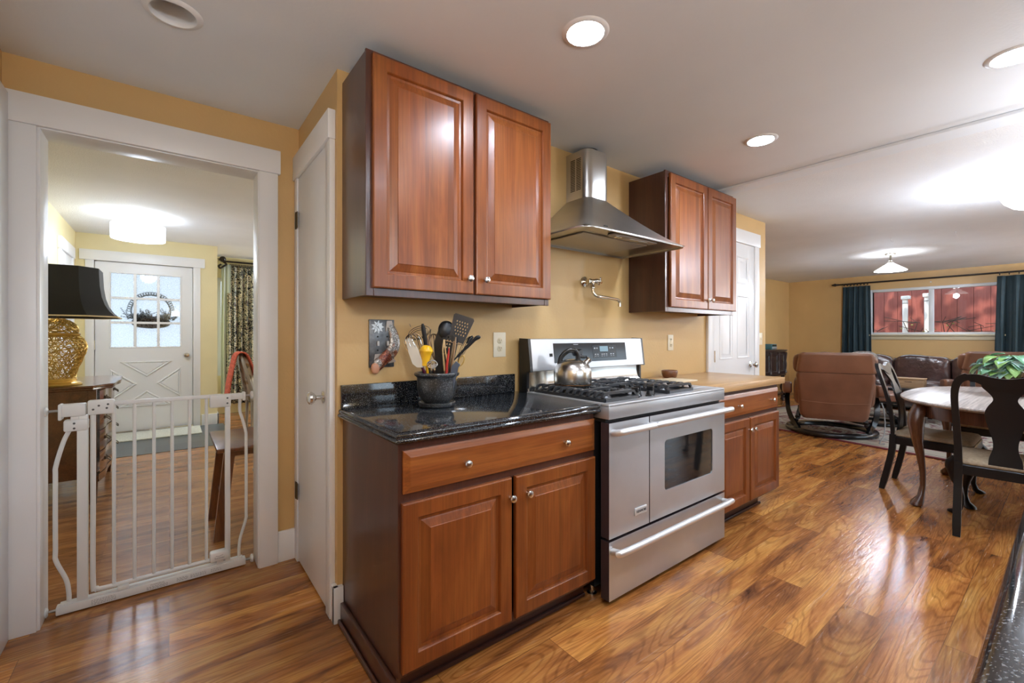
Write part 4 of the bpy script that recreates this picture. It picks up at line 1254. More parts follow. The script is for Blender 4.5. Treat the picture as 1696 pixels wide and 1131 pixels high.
for x0, x1, zs in ((-.278, -.195, (.031, .025, .019, .013)), (-.085, -.005, (.022, .017, .012)), (.03, .075, (.028, .022, .016)), (.085, .15, (.028, .022, .016)), (.17, .215, (.026, .018))):
    for z in zs:
        x = x0
        while x < x1:
            L = random.uniform(.004, .011); m.box(x, min(x + L, x1), gy - .0212, gy - .0208, z - .0012, z + .0012); x += L + .003
m.build('label_print', g_, t, 0)
MB().box(-.190, -.150, gy - .024, gy + .014, .044, .062, .004).lathe([(.004, 0), (.004, .003)], (-.178, gy - .024, .053), (0, -1, 0), 8).lathe([(.004, 0), (.004, .003)], (-.162, gy - .024, .053), (0, -1, 0), 8).build('stop_clip', B, t, 30)

# ------------------------------------------------------------------ hall: dresser with lamp
t = thing('dresser', (-.63, 4.9, 0), 'reddish brown dresser with shaped top against the hall wall', 'dresser')
dx0, dx1, dy0, dy1 = -.868, -.405, 4.395, 5.44
MB().box(dx0, dx1 - .02, dy0 + .01, dy1 - .01, .20, .835).box(dx1 - .06, dx1 - .012, dy0, dy0 + .045, .20, .84, .004).build('carcass', M_walnut, t, 20)
for x in (dx0 + .03, dx1 - .032):
    for y in (dy0 + .03, dy1 - .03):
        MB().loft([[(x + s * a, y + s2 * a, z) for s, s2 in ((-1, -1), (1, -1), (1, 1), (-1, 1))] for z, a in ((0, .018), (.10, .024), (.21, .027))]).build('leg', M_walnut, t, 20)
def bow(y):
    a = (y - dy0) / (dy1 - dy0)
    return .030 * math.sin(math.pi * a) - .006 * math.cos(math.pi * a * 6)
top = [(dx0, dy0 - .018)]
for k in range(31):
    y = lerp(dy0 - .018, dy1 + .018, k / 30)
    a = k / 30
    c = 0
    if a < .14: c = -.075 * (1 - a / .14) ** .6
    if a > .86: c = -.075 * ((a - .86) / .14) ** .6
    top.append((dx1 + .055 + bow(y) + c + (.012 if .10 < a < .16 or .84 < a < .90 else 0), y))
top.append((dx0, dy1 + .018))
m = MB()
def ins(z, k):
    cx, cy = -.63, 4.9
    return [(cx + (p[0] - cx) * k, cy + (p[1] - cy) * k, z) for p in top]
m.loft([ins(.835, .975), ins(.842, .99), ins(.850, .985), ins(.856, 1.0), ins(.866, 1.0), ins(.870, .99)])
m.build('top', M_walnut, t, 30)
zs = [.215, .375, .53, .68, .832]
for i in range(4):
    m = MB()
    rowa = []
    for k in range(17):
        y = lerp(dy0 + .05, dy1 - .05, k / 16)
        rowa.append((dx1 + bow(y), y))
    rings = []
    for dz, dd in ((zs[i] + .004, -.022), (zs[i] + .004, -.003), (zs[i] + .009, 0), (zs[i + 1] - .009, 0), (zs[i + 1] - .004, -.003), (zs[i + 1] - .004, -.022)):
        rings.append([(p[0] + dd, p[1], dz) for p in rowa])
    m.loft(rings, False)
    d = m.build('drawer', M_walnut, t, 40)
    for y in (dy0 + .20, dy1 - .20):
        zc = (zs[i] + zs[i + 1]) / 2; xx = dx1 + bow(y)
        h = MB().lathe([(.014, 0), (.012, .004), (0, .005)], (xx, y - .035, zc + .008), (1, 0, 0), 12).lathe([(.014, 0), (.012, .004), (0, .005)], (xx, y + .035, zc + .008), (1, 0, 0), 12)
        h.tube(bez([(xx + .004, y - .035, zc + .006), (xx + .022, y - .034, zc - .008), (xx + .026, y, zc - .020), (xx + .022, y + .034, zc - .008), (xx + .004, y + .035, zc + .006)], 5), .0038, 8)
        h.build('pull', M_brass, d)
m = MB()
rowa = [(dx1 + bow(lerp(dy0 + .03, dy1 - .03, k / 16)), lerp(dy0 + .03, dy1 - .03, k / 16), .165 + .045 * (1 - math.sin(math.pi * k / 16)) * 0 + .035 * abs(math.cos(math.pi * k / 16)) * -1 + .03) for k in range(17)]
m.loft([[(p[0] - .02, p[1], p[2]) for p in rowa], [(p[0], p[1], p[2]) for p in rowa], [(p[0], p[1], .215) for p in rowa], [(p[0] - .02, p[1], .215) for p in rowa]], False)
m.build('apron', M_walnut, t, 30)

lx, ly, lz = -.640, 4.575, .870
t = thing('table_lamp', (lx, ly, lz), 'golden openwork jar lamp with a black bell shade on the dresser', 'lamp')
MB().lathe([(0, 0), (.128, 0), (.132, .006), (.128, .014), (.118, .020), (.104, .026), (.100, .034), (.104, .040), (.098, .050), (.10, .052)], (lx, ly, lz), (0, 0, 1), 40).build('foot', M_gold, t)
prof = [(.088, .050), (.094, .09), (.108, .14), (.128, .19), (.146, .24), (.152, .28), (.147, .315), (.128, .345), (.104, .360)]
def lattice(prof, n, name, inv=.0075):
    m = MB(); rows = []
    for i, (r, z) in enumerate(prof):
        rows.append([(lx + (r + .002 * math.sin(9 * k)) * math.cos(2 * math.pi * (k + .5 * (i % 2) + .22 * math.sin(k * 2.1 + i)) / n), ly + r * math.sin(2 * math.pi * (k + .5 * (i % 2) + .22 * math.sin(k * 2.1 + i)) / n), lz + z + .006 * math.sin(k * 1.7 + i * 2.3)) for k in range(n)])
    vs = [p for r in rows for p in r]; fs = []
    for i in range(len(rows) - 1):
        for k in range(n):
            a, b_ = i * n + k, i * n + (k + 1) % n
            c, d = (i + 1) * n + k, (i + 1) * n + (k + 1) % n
            if i % 2 == 0: fs += [(a, b_, c), (b_, d, c)]
            else: fs += [(a, b_, d), (a, d, c)]
    m.add(vs, fs)
    o = m.build(name, M_gold, t, 60)
    w = o.modifiers.new('openwork', 'WIREFRAME'); w.thickness = .0125; w.use_even_offset = False; w.use_replace = True
    return o
pf = []
N_ = 13
for i in range(N_):
    z = lerp(.050, .360, i / (N_ - 1))
    for (r0, z0), (r1, z1) in zip(prof[:-1], prof[1:]):
        if z0 <= z <= z1 + 1e-6:
            pf.append((lerp(r0, r1, (z - z0) / (z1 - z0)), z)); break
lattice(pf, 24, 'jar')
MB().lathe([(.100, .352), (.106, .358), (.118, .366), (.121, .374), (.116, .380), (.104, .384)], (lx, ly, lz), (0, 0, 1), 40, cap=False).build('collar', M_gold, t)
lattice([(.104, .384), (.106, .40), (.103, .417), (.096, .434), (.082, .452), (.062, .468), (.03, .478)], 20, 'jar_lid')
MB().tube([(lx, ly, lz + .47), (lx, ly, lz + .74)], .007, 10).build('stem', M_brass, t)
pts = [(.338, .498), (.318, .513), (.290, .545), (.265, .59), (.247, .65), (.236, .73), (.230, .858)]
def oct8(r, z, k=.80):
    out = []
    for a in range(4):
        c, s = math.cos(a * math.pi / 2), math.sin(a * math.pi / 2)
        for q in (-1, 1):
            x, y = r, q * r * .58
            out.append((lx + (x * c - y * s), ly + (x * s + y * c), lz + z))
    return out
m = MB().loft([oct8(r, z) for r, z in pts] + [oct8(r - .004, z) for r, z in reversed(pts)], True, False)
sh = m.build('shade', M_lampblack, t, 20)
m = MB().loft([oct8(.339, .496), oct8(.339, .506), oct8(.332, .506), oct8(.332, .496), oct8(.339, .496)], True, False)
m.build('shade_trim', plain('shade_lining', (.75, .62, .38), .6), sh, 20)
MB().pillow((lx, ly, lz + .60), (.030, .030, .045), 1, 16, 10).build('bulb', plain('warm_bulb', (1, .9, .7), .4, emit=(1, .80, .50), es=LAMP_W), t)

# drum ceiling light
t = thing('drum_light', (-.25, 6.02, HZ), 'white drum ceiling light in the hall', 'ceiling light')
MB().lathe([(.105, 0), (.105, -.012), (.085, -.018), (.03, -.022), (.020, -.03), (.012, -.10), (.0, -.10)], (-.25, 6.02, HZ), (0, 0, 1), 32).build('canopy', M_white, t)
M_drum = plain('lit_drum_shade', (.9, .9, .88), .7, emit=WB, es=DRUM)
MB().lathe([(.222, -.10), (.222, -.245), (.219, -.245), (.219, -.10)], (-.25, 6.02, HZ), (0, 0, 1), 48, cap=False).build('shade', M_drum, t)
MB().lathe([(.219, -.238), (0, -.240)], (-.25, 6.02, HZ), (0, 0, 1), 48, cap=False).build('diffuser', M_drum, t)
MB().lathe([(.2225, -.243), (.2235, -.248), (.2195, -.248), (.2185, -.243)], (-.25, 6.02, HZ), (0, 0, 1), 48, cap=False).lathe([(.012, -.238), (.012, -.252), (0, -.254)], (-.25, 6.02, HZ), (0, 0, 1), 12).build('rim', plain('rim_grey', (.5, .5, .5), .4), t)

# wreath basket hanging outside the door glass
wy = FY + .075
t = thing('hanging_basket', (-.20, wy, 1.45), 'dark wreath basket with sprigs hanging behind the front door glass', 'basket')
M_twig = plain('dark_twig', (.035, .028, .022), .8)
m = MB()
cx, cz = -.185, 1.55
m.tube([(cx + .20 * math.cos(a), wy, cz + .215 * math.sin(a)) for a in [2 * math.pi * i / 40 for i in range(40)]], .008, 6, closed=True)
for k in range(26):
    a = math.pi * (.02 + .96 * k / 25)
    c = (cx + .222 * math.cos(a), wy, cz + .235 * math.sin(a))
    m.tube([(c[0] + .019 * math.cos(q), wy, c[2] + .019 * math.sin(q)) for q in [2 * math.pi * i / 10 for i in range(10)]], .0045, 5, closed=True)
m.build('ring', M_twig, t)
MB().pillow((cx, wy + .02, 1.405), (.20, .055, .075), .8, 28, 12).build('basket', plain('basket_brown', (.10, .055, .03), .85, 0, 0, .3, .4, 60, .8, 150), t)
m = MB()
for k in range(70):
    a = random.uniform(-.25, .25); x = cx + random.uniform(-.24, .24)
    L = random.uniform(.06, .16); ang = random.uniform(.1, 3.0)
    z0 = 1.46 + random.uniform(-.02, .03)
    p1 = (x + L * math.cos(ang), wy + random.uniform(-.02, .03), z0 + L * math.sin(ang) * .8)
    m.tube([(x, wy, z0), p1], .0016, 4)
    for q in range(7):
        f = q / 6
        c = (lerp(x, p1[0], f), wy, lerp(z0, p1[2], f))
        m.pillow(c, (.011, .003, .005), 1, 6, 4)
m.build('sprigs', plain('sprig', (.045, .055, .03), .8), t)

# door mat, slate already in the floor
mtm = plain('mat_cream', (.62, .62, .54), .95, 0, 0, .3, .15, 60, .5, 300)
solo('door_mat', MB().box(-.55, .33, 6.76, 7.33, .004, .018, .004), mtm, 'pale woven mat on the slate in front of the front door', 'mat', (-.1, 7.05, .004))

# step stool
t = thing('step_stool', (.46, 3.35, 0), 'reddish wooden folding step stool just behind the gate', 'stool')
MB().box(.215, .66, 3.02, 3.62, .556, .582, .006).build('top_step', M_stool, t, 30)
for y, y1 in ((3.17, 3.10), (3.60, 3.54)):
    MB().bar([(.235, y, 0), (.285, y1, .556)], .038, .055, (1, 0, 0)).build('leg', M_stool, t, 20)
for y, y1 in ((3.20, 3.10), (3.57, 3.54)):
    MB().bar([(.78, y, 0), (.60, y1, .556)], .034, .05, (1, 0, 0)).build('leg', M_stool, t, 20)
MB().box(.26, .285, 3.13, 3.56, .20, .225, .003).box(.675, .70, 3.15, 3.56, .26, .285, .003).build('rung', M_stool, t, 20)
MB().box(.46, .66, 3.13, 3.55, .285, .308, .004).build('lower_step', M_stool, t, 20)
MB().box(.27, .64, 3.54, 3.56, .515, .556).box(.27, .64, 3.09, 3.11, .515, .556).build('apron', M_stool, t, 20)

# upholstered chair with a coral throw, mostly hidden by the jamb
chx, chy = .96, 6.60
M_tap, nt, b = _new('tapestry'); 
mp = objmap(nt, (9, 9, 9)); vo = N(nt, 'ShaderNodeTexVoronoi'); vo.inputs['Scale'].default_value = 1.2; nt.links.new(mp.outputs[0], vo.inputs['Vector'])
nn = noise(nt, mp.outputs[0], 1.5, 3)
nt.links.new(mixc(nt, ramp(nt, vo.outputs['Distance'], [(.3, (1, 1, 1)), (.42, (0, 0, 0))]), (.50, .46, .38), ramp(nt, nn.outputs['Fac'], [(.4, (.34, .22, .10)), (.6, (.18, .20, .16))])), b.inputs['Base Color']); b.inputs['Roughness'].default_value = .85
t = thing('armchair', (chx, chy, 0), 'tapestry covered chair under the coral throw beside the floral curtain', 'chair')
MB().pillow((chx + .10, chy, .44), (.27, .27, .07), .5, 24, 10).build('seat', M_tap, t)
MB().pillow((0, 0, 0), (.25, .055, .28), .55, 24, 12).xf(lambda x, y, z: (chx - .17 + y - .22 * z * .8, chy + x, .70 + z)).build('backrest', M_tap, t)
fr = MB().tube(bez([(chx - .10, chy - .25, .42), (chx - .17, chy - .26, .66), (chx - .235, chy - .25, .90), (chx - .25, chy - .14, .985), (chx - .255, chy, 1.0), (chx - .25, chy + .14, .985), (chx - .235, chy + .25, .90), (chx - .17, chy + .26, .66), (chx - .10, chy + .25, .42)], 5), .019, 10)
fr.build('back_frame', plain('greywashed_wood', (.34, .31, .27), .5), t)
for sx, sy in ((-.14, -.24), (-.14, .24), (.33, -.22), (.33, .22)):
    MB().tube([(chx + sx, chy + sy, 0), (chx + sx * .95, chy + sy * .97, .42)], [.014, .022], 10).build('leg', plain('greywashed_wood', (.34, .31, .27), .5), t)
M_coral = plain('coral_knit', (.60, .135, .085), .9, 0, 0, .2, .25, 40, .6, 160, None, 0, .01)
m = MB(); rows = []
path = bez([(chx - .40, 0, .47), (chx - .375, 0, .66), (chx - .335, 0, .86), (chx - .305, 0, .99), (chx - .25, 0, 1.025), (chx - .19, 0, .99), (chx - .14, 0, .86), (chx - .09, 0, .72)], 5)
for p in path:
    a = max(0, .98 - p[2])
    rows.append([(p[0] + .010 * math.sin(5 * q + 3 * p[2]), chy - .10 + lerp(-.15, .13, q / 14) * (1 + .4 * a) + .008 * math.sin(q), p[2]) for q in range(15)])
m.loft(rows, False, False)
o = m.build('throw_blanket', M_coral, None, 60)
s = o.modifiers.new('thickness', 'SOLIDIFY'); s.thickness = .014; s.offset = 0
tag(o, 'coral pink knitted throw draped over the tapestry chair back', 'throw')
m = MB()
for q in range(26):
    y = chy - .10 + lerp(-.185, .16, q / 25)
    m.tube([(chx - .40, y, .475), (chx - .402 + random.uniform(-.006, .006), y + random.uniform(-.006, .006), .41)], .004, 5)
m.build('fringe', M_coral, o)

# floral curtain, pale lining panel and rod in the living room
def curtain_mesh(p0, p1, z0, z1, amp, waves, flare=1.0, ax='x', off=0, nseg=None, top=.45):
    m = MB(); rows = []; nseg = nseg or int(waves * 12)
    for i in range(13):
        a = i / 12; z = lerp(z1, z0, a)
        row = []
        for k in range(nseg + 1):
            s = k / nseg
            u = lerp(p0, p1, .5 + (s - .5) * lerp(1, flare, a))
            ph = 2 * math.pi * waves * s
            d = amp * lerp(top, 1, min(1, a * 2.5)) * (math.sin(ph) + .35 * math.sin(2.3 * ph + 1.2 + a) + .15 * math.sin(5.1 * ph + 3 * a))
            row.append((u, off + d, z) if ax == 'x' else (off + d, u, z))
        rows.append(row)
    return m.loft(rows, False, False)
M_flor, nt, b = _new('floral_fabric')
mp = objmap(nt, (6, 1, 6)); vo = N(nt, 'ShaderNodeTexVoronoi', feature='F1'); vo.inputs['Scale'].default_value = 1.15; vo.inputs['Randomness'].default_value = 1
n0 = noise(nt, mp.outputs[0], .9, 3, .6, 2.0)
wv = mixc(nt, .45, mp.outputs[0], n0.outputs['Color']); nt.links.new(wv, vo.inputs['Vector'])
n1 = noise(nt, mp.outputs[0], 2.4, 2, .6, 3.2)
leaf = ramp(nt, n1.outputs['Fac'], [(.46, (0, 0, 0)), (.49, (1, 1, 1)), (.58, (1, 1, 1)), (.61, (0, 0, 0))])
tint = ramp(nt, n0.outputs['Fac'], [(.35, (.62, .60, .46)), (.5, (.75, .66, .46)), (.6, (.34, .40, .34)), (.7, (.45, .22, .22))])
nt.links.new(mixc(nt, leaf, (.014, .017, .018), tint), b.inputs['Base Color']); b.inputs['Roughness'].default_value = .8
t = thing('floral_curtain', (1.35, 8.18, 2.35), 'black curtain with cream leaf pattern in the living room', 'curtain')
o = curtain_mesh(.755, 2.0, .16, 2.335, .030, 15, 1.0, 'x', 8.19).build('fabric', M_flor, t, 60)
s = o.modifiers.new('thickness', 'SOLIDIFY'); s.thickness = .004
m = MB()
for k in range(60):
    x = .755 + k * .0208; m.box(x, x + .011, 8.172, 8.185, 2.315, 2.362, .002)
m.build('header_fringe', M_dark, t)
o = curtain_mesh(.640, .765, .18, 2.345, .018, 2.5, 1.1, 'x', 8.17).build('lining_panel', plain('pale_lining', (.52, .58, .50), .85), t, 60)
s = o.modifiers.new('thickness', 'SOLIDIFY'); s.thickness = .004
o = curtain_mesh(.715, .775, .18, 1.9, .016, 1.5, 1.5, 'x', 8.15).build('edge_fold', M_flor, t, 60)
s = o.modifiers.new('thickness', 'SOLIDIFY'); s.thickness = .004
t = thing('curtain_rod', (1.4, 8.12, 2.40), 'dark curtain rod with a scrolled finial above the floral curtain', 'curtain rod')
MB().tube([(.66, 8.12, 2.385), (2.6, 8.12, 2.385)], .014, 10).build('rod', M_rod, t)
m = MB().pillow((.655, 8.12, 2.415), (.045, .045, .045), 1, 14, 10)
m.tube(bez([(.66, 8.12, 2.38), (.70, 8.10, 2.34), (.66, 8.08, 2.30), (.62, 8.08, 2.27), (.60, 8.08, 2.30), (.63, 8.08, 2.33)], 5), .014, 8)
m.build('finial', M_rod, t)
MB().tube([(.575, 8.12, 2.415), (.66, 8.12, 2.415)], .006, 8).tube([(.62, 8.33, 2.42), (.62, 8.12, 2.42)], .006, 8).build('bracket', M_rod, t)

# ------------------------------------------------------------------ family room
# rug
M_rug, nt, b = _new('persian_rug')
tc = N(nt, 'ShaderNodeTexCoord'); sep = N(nt, 'ShaderNodeSeparateXYZ'); nt.links.new(tc.outputs['Object'], sep.inputs[0])
HX, HY = 1.62, 2.1
ax_ = math_n(nt, 'SUBTRACT', HX, math_n(nt, 'ABSOLUTE', sep.outputs[0])); ay_ = math_n(nt, 'SUBTRACT', HY, math_n(nt, 'ABSOLUTE', sep.outputs[1]))
ed = math_n(nt, 'MINIMUM', ax_, ay_)
mp = objmap(nt, (3.2, 3.2, 1)); v = N(nt, 'ShaderNodeTexVoronoi', feature='F1'); v.inputs['Scale'].default_value = 1.5
n = noise(nt, mp.outputs[0], 2.2, 4, .6, 1.5); nt.links.new(mixc(nt, .35, mp.outputs[0], n.outputs['Color']), v.inputs['Vector'])
field = ramp(nt, n.outputs['Fac'], [(.40, (.12, .025, .035)), (.45, (.30, .26, .215)), (.55, (.40, .37, .31)), (.60, (.10, .115, .14)), (.66, (.42, .38, .31))])
spots = ramp(nt, v.outputs['Distance'], [(.16, (1, 1, 1)), (.22, (0, 0, 0))])
field = mixc(nt, spots, field, (.13, .03, .04))
bcol = ramp(nt, ed, [(0, (.15, .025, .03)), (.045, (.15, .025, .03)), (.05, (.36, .33, .27)), (.10, (.36, .33, .27)), (.105, (.09, .10, .12)), (.12, (.36, .33, .27)), (.34, (.40, .365, .30)), (.35, (.14, .03, .04)), (.37, (.14, .03, .04)), (.375, (1, 1, 1))], 'CONSTANT')
isb = ramp(nt, ed, [(0, (1, 1, 1)), (.375, (0, 0, 0))], 'CONSTANT')
bm_ = mixc(nt, mixc(nt, 1, spots, (.5, .5, .5), 'MULTIPLY'), bcol, (.14, .035, .045))
nt.links.new(mixc(nt, isb, field, bm_), b.inputs['Base Color']); b.inputs['Roughness'].default_value = .95
o = solo('area_rug', MB().box(-HX, HX, -HY, HY, 0, .012, .003), M_rug, 'grey and maroon patterned area rug under the recliners', 'rug')
o.location = (7.72, 1.10, 0); o.rotation_euler = (0, 0, R(-9))

# recliner: local frame, facing +X, base centre at the origin
M_leatherl = plain('brown_leather_light', (.215, .098, .056), .36, 0, .08, .5, .12, 5, .10, 130)
M_lacq = plain('recliner_black_wood', (.008, .008, .009), .22, 0, .2, .4)
def recliner(name, loc, rot, label):
    t = thing(name, loc, label, 'recliner', 'brown leather recliners', False, rot)
    m = MB(); ringp = [(.445 * math.cos(a), .445 * math.sin(a), .022) for a in [2 * math.pi * i / 48 for i in range(48)]]
    rings = []
    for dz, dr in ((0, -.050), (.0, .030), (.014, .042), (.044, .038), (.054, .028), (.054, -.042), (.042, -.052)):
        rings.append([(p[0] * (1 + dr / .445), p[1] * (1 + dr / .445), dz) for p in ringp])
    rings.append(rings[0])
    m.loft(rings, True, False); m.build('base_ring', M_lacq, t, 50)
    for s in (-1, 1):
        MB().bar(bez([(.10, s * .455, .50), (.02, s * .465, .40), (-.05, s * .455, .26), (-.10, s * .42, .15), (-.16, s * .38, .09), (-.235, s * .345, .045)], 5), [.052] * 26, [.032] * 26, (1, 0, .4)).build('leg', M_lacq, t, 40)
        MB().bar(bez([(.22, s * .30, .28), (.10, s * .33, .20), (-.02, s * .36, .13), (.12, s * .41, .045)], 5), [.055] * 16, [.03] * 16, (0, 0, 1)).build('leg', M_lacq, t, 40)
    MB().lathe([(.03, 0), (.03, .02), (0, .02)], (.02, .492, .42), (0, 1, 0), 16).build('knob', M_lacq, t)
    MB().box(-.20, .30, -.34, .34, .22, .27, .01).build('seat_frame', M_lacq, t, 30)
    MB().pillow((.07, 0, .37), (.36, .33, .105), .35, 28, 12).build('seat', M_leather, t)
    # backrest: rounded shell, leaning back
    def lean(x, y, z):
        return (x - .30 - .30 * (z - .22), y, z)
    def shell(z0, z1, w0, w1, th, bulge, n=14, rt=.04, lo=1, hi=1):
        rr = []
        for i in range(n + 1):
            a = i / n; z = lerp(z0, z1, a); e = min(a if lo else .04 + a, 1 - a if hi else 1.04 - a)
            k = (1 - max(0, 1 - e / .12) ** 2.2 * .09)
            hw = lerp(w0, w1, a) * k; h = th * k
            ring = []
            for cx, cy, an in ((-h / 2 + rt, -hw + rt, 180), (h / 2 - rt * .5, -hw + rt * .5, 270), (h / 2 - rt * .5, hw - rt * .5, 0), (-h / 2 + rt, hw - rt, 90)):
                for q in range(6):
                    g = R(an + 90 * q / 5); rad = rt if cx < 0 else rt * .5
                    px = cx + rad * math.cos(g); py = cy + rad * math.sin(g)
                    ring.append((px - bulge * (1 - (py / hw) ** 2) * (1 if px < 0 else .3) * math.sin(math.pi * min(1, .2 + a * .7)), py, z))
            rr.append(ring)
        return MB().loft(rr).xf(lean)
    bk = shell(.205, .778, .335, .385, .15, .045, hi=0).build('backrest', M_leather, t, 50)
    m = MB()
    for k in range(21):
        pass
    m.tube([lean(-.0775 - .045 * (1 - (y / .36) ** 2) * .78, y, .435 - .02 * (1 - (y / .36) ** 2)) for y in [lerp(-.33, .33, i / 20) for i in range(21)]], .0022, 5)
    m.build('stitching', plain('leather_stitch', (.30, .17, .11), .6), bk)
    shell(.783, 1.02, .385, .352, .15, .040, lo=0).build('headrest', M_leatherl, t, 50)
    # thick front cushions peeking out at the sides
    MB().pillow((.10, 0, .54), (.11, .405, .22), .45, 30, 14).xf(lean).build('back_cushion', M_leather, t)
    MB().pillow((.10, 0, .875), (.10, .415, .145), .5, 30, 14, lambda x, y, z: (x, y + .0, z + .008 * math.sin(18 * y))).xf(lean).build('head_cushion', M_leather, t)
    for s in (-1, 1):
        MB().pillow((0, 0, 0), (.27, .055, .075), .38, 26, 12).xf(lambda x, y, z: (x - .06, y + s * .470, z + .545 - .08 * x + .06 * x * x)).build('arm', M_leather, t)
    return t
r1 = recliner('recliner', (6.66, 1.94, .013), R(21), 'brown leather recliner with its back to the kitchen, nearest the butcher block')
r2 = copy_tree(r1)
r2.location = (8.62, .66, .013); r2.rotation_euler = (0, 0, R(14)); tag(r2, 'brown leather recliner farther back, half hidden behind the dining table plant')

# ottoman
t = thing('ottoman', (7.80, 1.74, .013), 'brown leather footstool on a black curved base beside the nearest recliner', 'footstool', None, False, R(20))
MB().lathe([(.255, 0), (.30, 0), (.305, .012), (.30, .032), (.255, .036), (.25, .02), (.255, 0)], (0, 0, 0), (0, 0, 1), 40, cap=False).build('base_ring', M_lacq, t, 50)
for s in (-1, 1):
    MB().bar(bez([(0, s * .27, .03), (-.02, s * .20, .10), (.0, s * .13, .18), (0, s * .15, .26), (0, s * .18, .32)], 5), [.10] * 8 + [.07] * 9 + [.09] * 4, [.035] * 21, (0, 1, .2)).build('leg', M_lacq, t, 40)
MB().box(-.18, .18, -.22, .22, .30, .34, .01).build('seat_frame', M_lacq, t, 30)
MB().pillow((0, 0, .385), (.27, .30, .065), .45, 28, 12).build('cushion', M_leather, t)

# thin floor lamp leg / cord beside the recliner
t = solo('power_cord', MB().tube(bez([(6.53, 1.40, .45), (6.50, 1.375, .38), (6.49, 1.36, .22), (6.42, 1.355, .10), (6.30, 1.37, .018), (6.33, 1.33, .018)], 6), .007, 8).tube(bez([(6.40, 1.36, .06), (6.55, 1.26, .018), (6.80, 1.15, .017), (7.1, 1.10, .017)], 6), .005, 6),
         plain('cord_grey', (.20, .20, .20), .35), 'thin grey cord hanging from the recliner arm to the rug', 'cord', (6.4, 1.36, .014))

# sofa along the far wall
t = thing('sofa', (10.0, 1.1, 0), 'dark brown leather sofa under the wide window', 'sofa')
def wrinkle(x, y, z):
    return (x + .010 * math.sin(14 * y + 5 * z) + .006 * math.sin(31 * z + 9 * y), y, z + .012 * math.sin(11 * y + 1.3))
MB().box(9.58, 10.45, -.62, 2.76, .06, .32, .02).build('base', M_sofa, t, 30)
MB().pillow((10.31, 1.07, .50), (.14, 1.66, .34), .35, 30, 12).build('back_frame', M_sofa, t)
for y in (2.33, 1.615, .90, .185):
    MB().pillow((10.06, y, .655), (.15, .358, .245), .42, 30, 16, wrinkle).build('back_cushion', M_sofa, t)
    MB().pillow((9.86, y, .41), (.34, .357, .105), .35, 28, 12).build('seat_cushion', M_sofa, t)
for y in (2.83, -.32):
    MB().pillow((9.96, y, .36), (.46, .14, .30), .45, 26, 14, wrinkle).build('arm', M_sofa, t)
for x in (9.66, 10.38):
    for y in (-.5, 2.65):
        MB().lathe([(.025, 0), (.035, .06)], (x, y, 0), (0, 0, 1), 14).build('foot', M_dark, t)
o = solo('throw_pillow', MB().pillow((0, 0, 0), (.085, .22, .22), .62, 26, 14).xf(lambda x, y, z: (9.74 + x + .35 * z, 2.36 + y, .735 + z)), plain('pillow_grey', (.30, .275, .25), .9, 0, 0, .2, .35, 30, .4, 120), 'grey patterned throw pillow on the sofa behind the nearest recliner', 'cushion', (9.74, 2.36, .735))

# coffee table and wood box
t = thing('coffee_table', (8.55, 1.78, 0), 'low black coffee table in front of the sofa', 'table')
MB().box(8.28, 8.86, 1.28, 2.34, .452, .478, .006).build('top', plain('black_gloss_top', (.02, .024, .030), .08, 0, .3), t, 30)
for x in (8.33, 8.81):
    for y in (1.33, 2.29):
        MB().box(x - .025, x + .025, y - .025, y + .025, .0, .452, .003).build('leg', M_lacq, t, 30)
MB().box(8.34, 8.80, 1.34, 2.28, .20, .222, .003).build('shelf', M_lacq, t, 30)
t = thing('wooden_box', (8.50, 1.50, .478), 'pale wooden crate-like box standing on the black coffee table', 'box')
wb = wood('pale_pine', [(.3, (.40, .25, .13)), (.7, (.58, .40, .23))], 'y', 1, .5)
MB().box(8.40, 8.60, 1.335, 1.66, .478, .605, .004).build('body', wb, t, 30)
MB().box(8.393, 8.607, 1.328, 1.667, .605, .620, .003).build('lid', wb, t, 30)
MB().box(8.397, 8.401, 1.46, 1.54, .565, .572).build('slot', M_dark, t, 0)
o = solo('magazine', MB().box(8.36, 8.58, 1.90, 2.16, .478, .490, .002), plain('magazine_blue', (.16, .28, .36), .2), 'pale blue magazine lying on the black coffee table', 'magazine', (8.47, 2.03, .478))

# console with radio
t = thing('console_cabinet', (8.85, 3.65, 0), 'dark carved oak console cabinet against the ochre wall', 'cabinet')
a0, a1, b0, b1 = 8.30, 9.335, 3.44, 3.84
MB().box(a0, a1, b0 + .01, b1, .50, .945).build('body', M_ebony, t, 0)
MB().box(a0 - .03, a1 + .03, b0 - .02, b1, .945, .970, .006).box(a0 - .015, a1 + .015, b0 - .008, b1, .925, .945, .004).build('top', M_ebony, t, 30)
MB().box(a0 - .01, a1 + .01, b0 - .002, b1, .480, .505, .004).box(a0 - .01, a1 + .01, b0 - .002, b1, .12, .15, .004).build('shelf', M_ebony, t, 30)
for a, c in ((8.335, 8.63), (8.665, 8.975), (9.02, 9.29)):
    d = MB().rects([(0, .018), (0, .0), (.035, -.002), (.045, .008), (.06, .008), (.085, .0), (.09, -.001)], a, c, .53, .905, face_fn(b0 - .002)).build('door', M_ebony, t, 30)
    m = MB().lathe([(.010, 0), (.012, .006), (.006, .014), (0, .015)], (c - .06 if c < 9.2 else (a + c) / 2, b0 - .003, .78), (0, -1, 0), 12).tube([(c - .06 if c < 9.2 else (a + c) / 2, b0 - .016, .775), (c - .06 if c < 9.2 else (a + c) / 2, b0 - .016, .735)], .006, 8)
    m.build('pull', M_brass, d)
for x in (8.645, 8.998, 9.315):
    MB().lathe([(.022, .52), (.022, .56), (.012, .58), (.020, .64), (.024, .70), (.014, .76), (.020, .80), (.026, .86), (.03, .91), (.018, .92)], (x, b0 - .003, 0), (0, 0, 1), 14).build('pilaster', M_ebony, t)
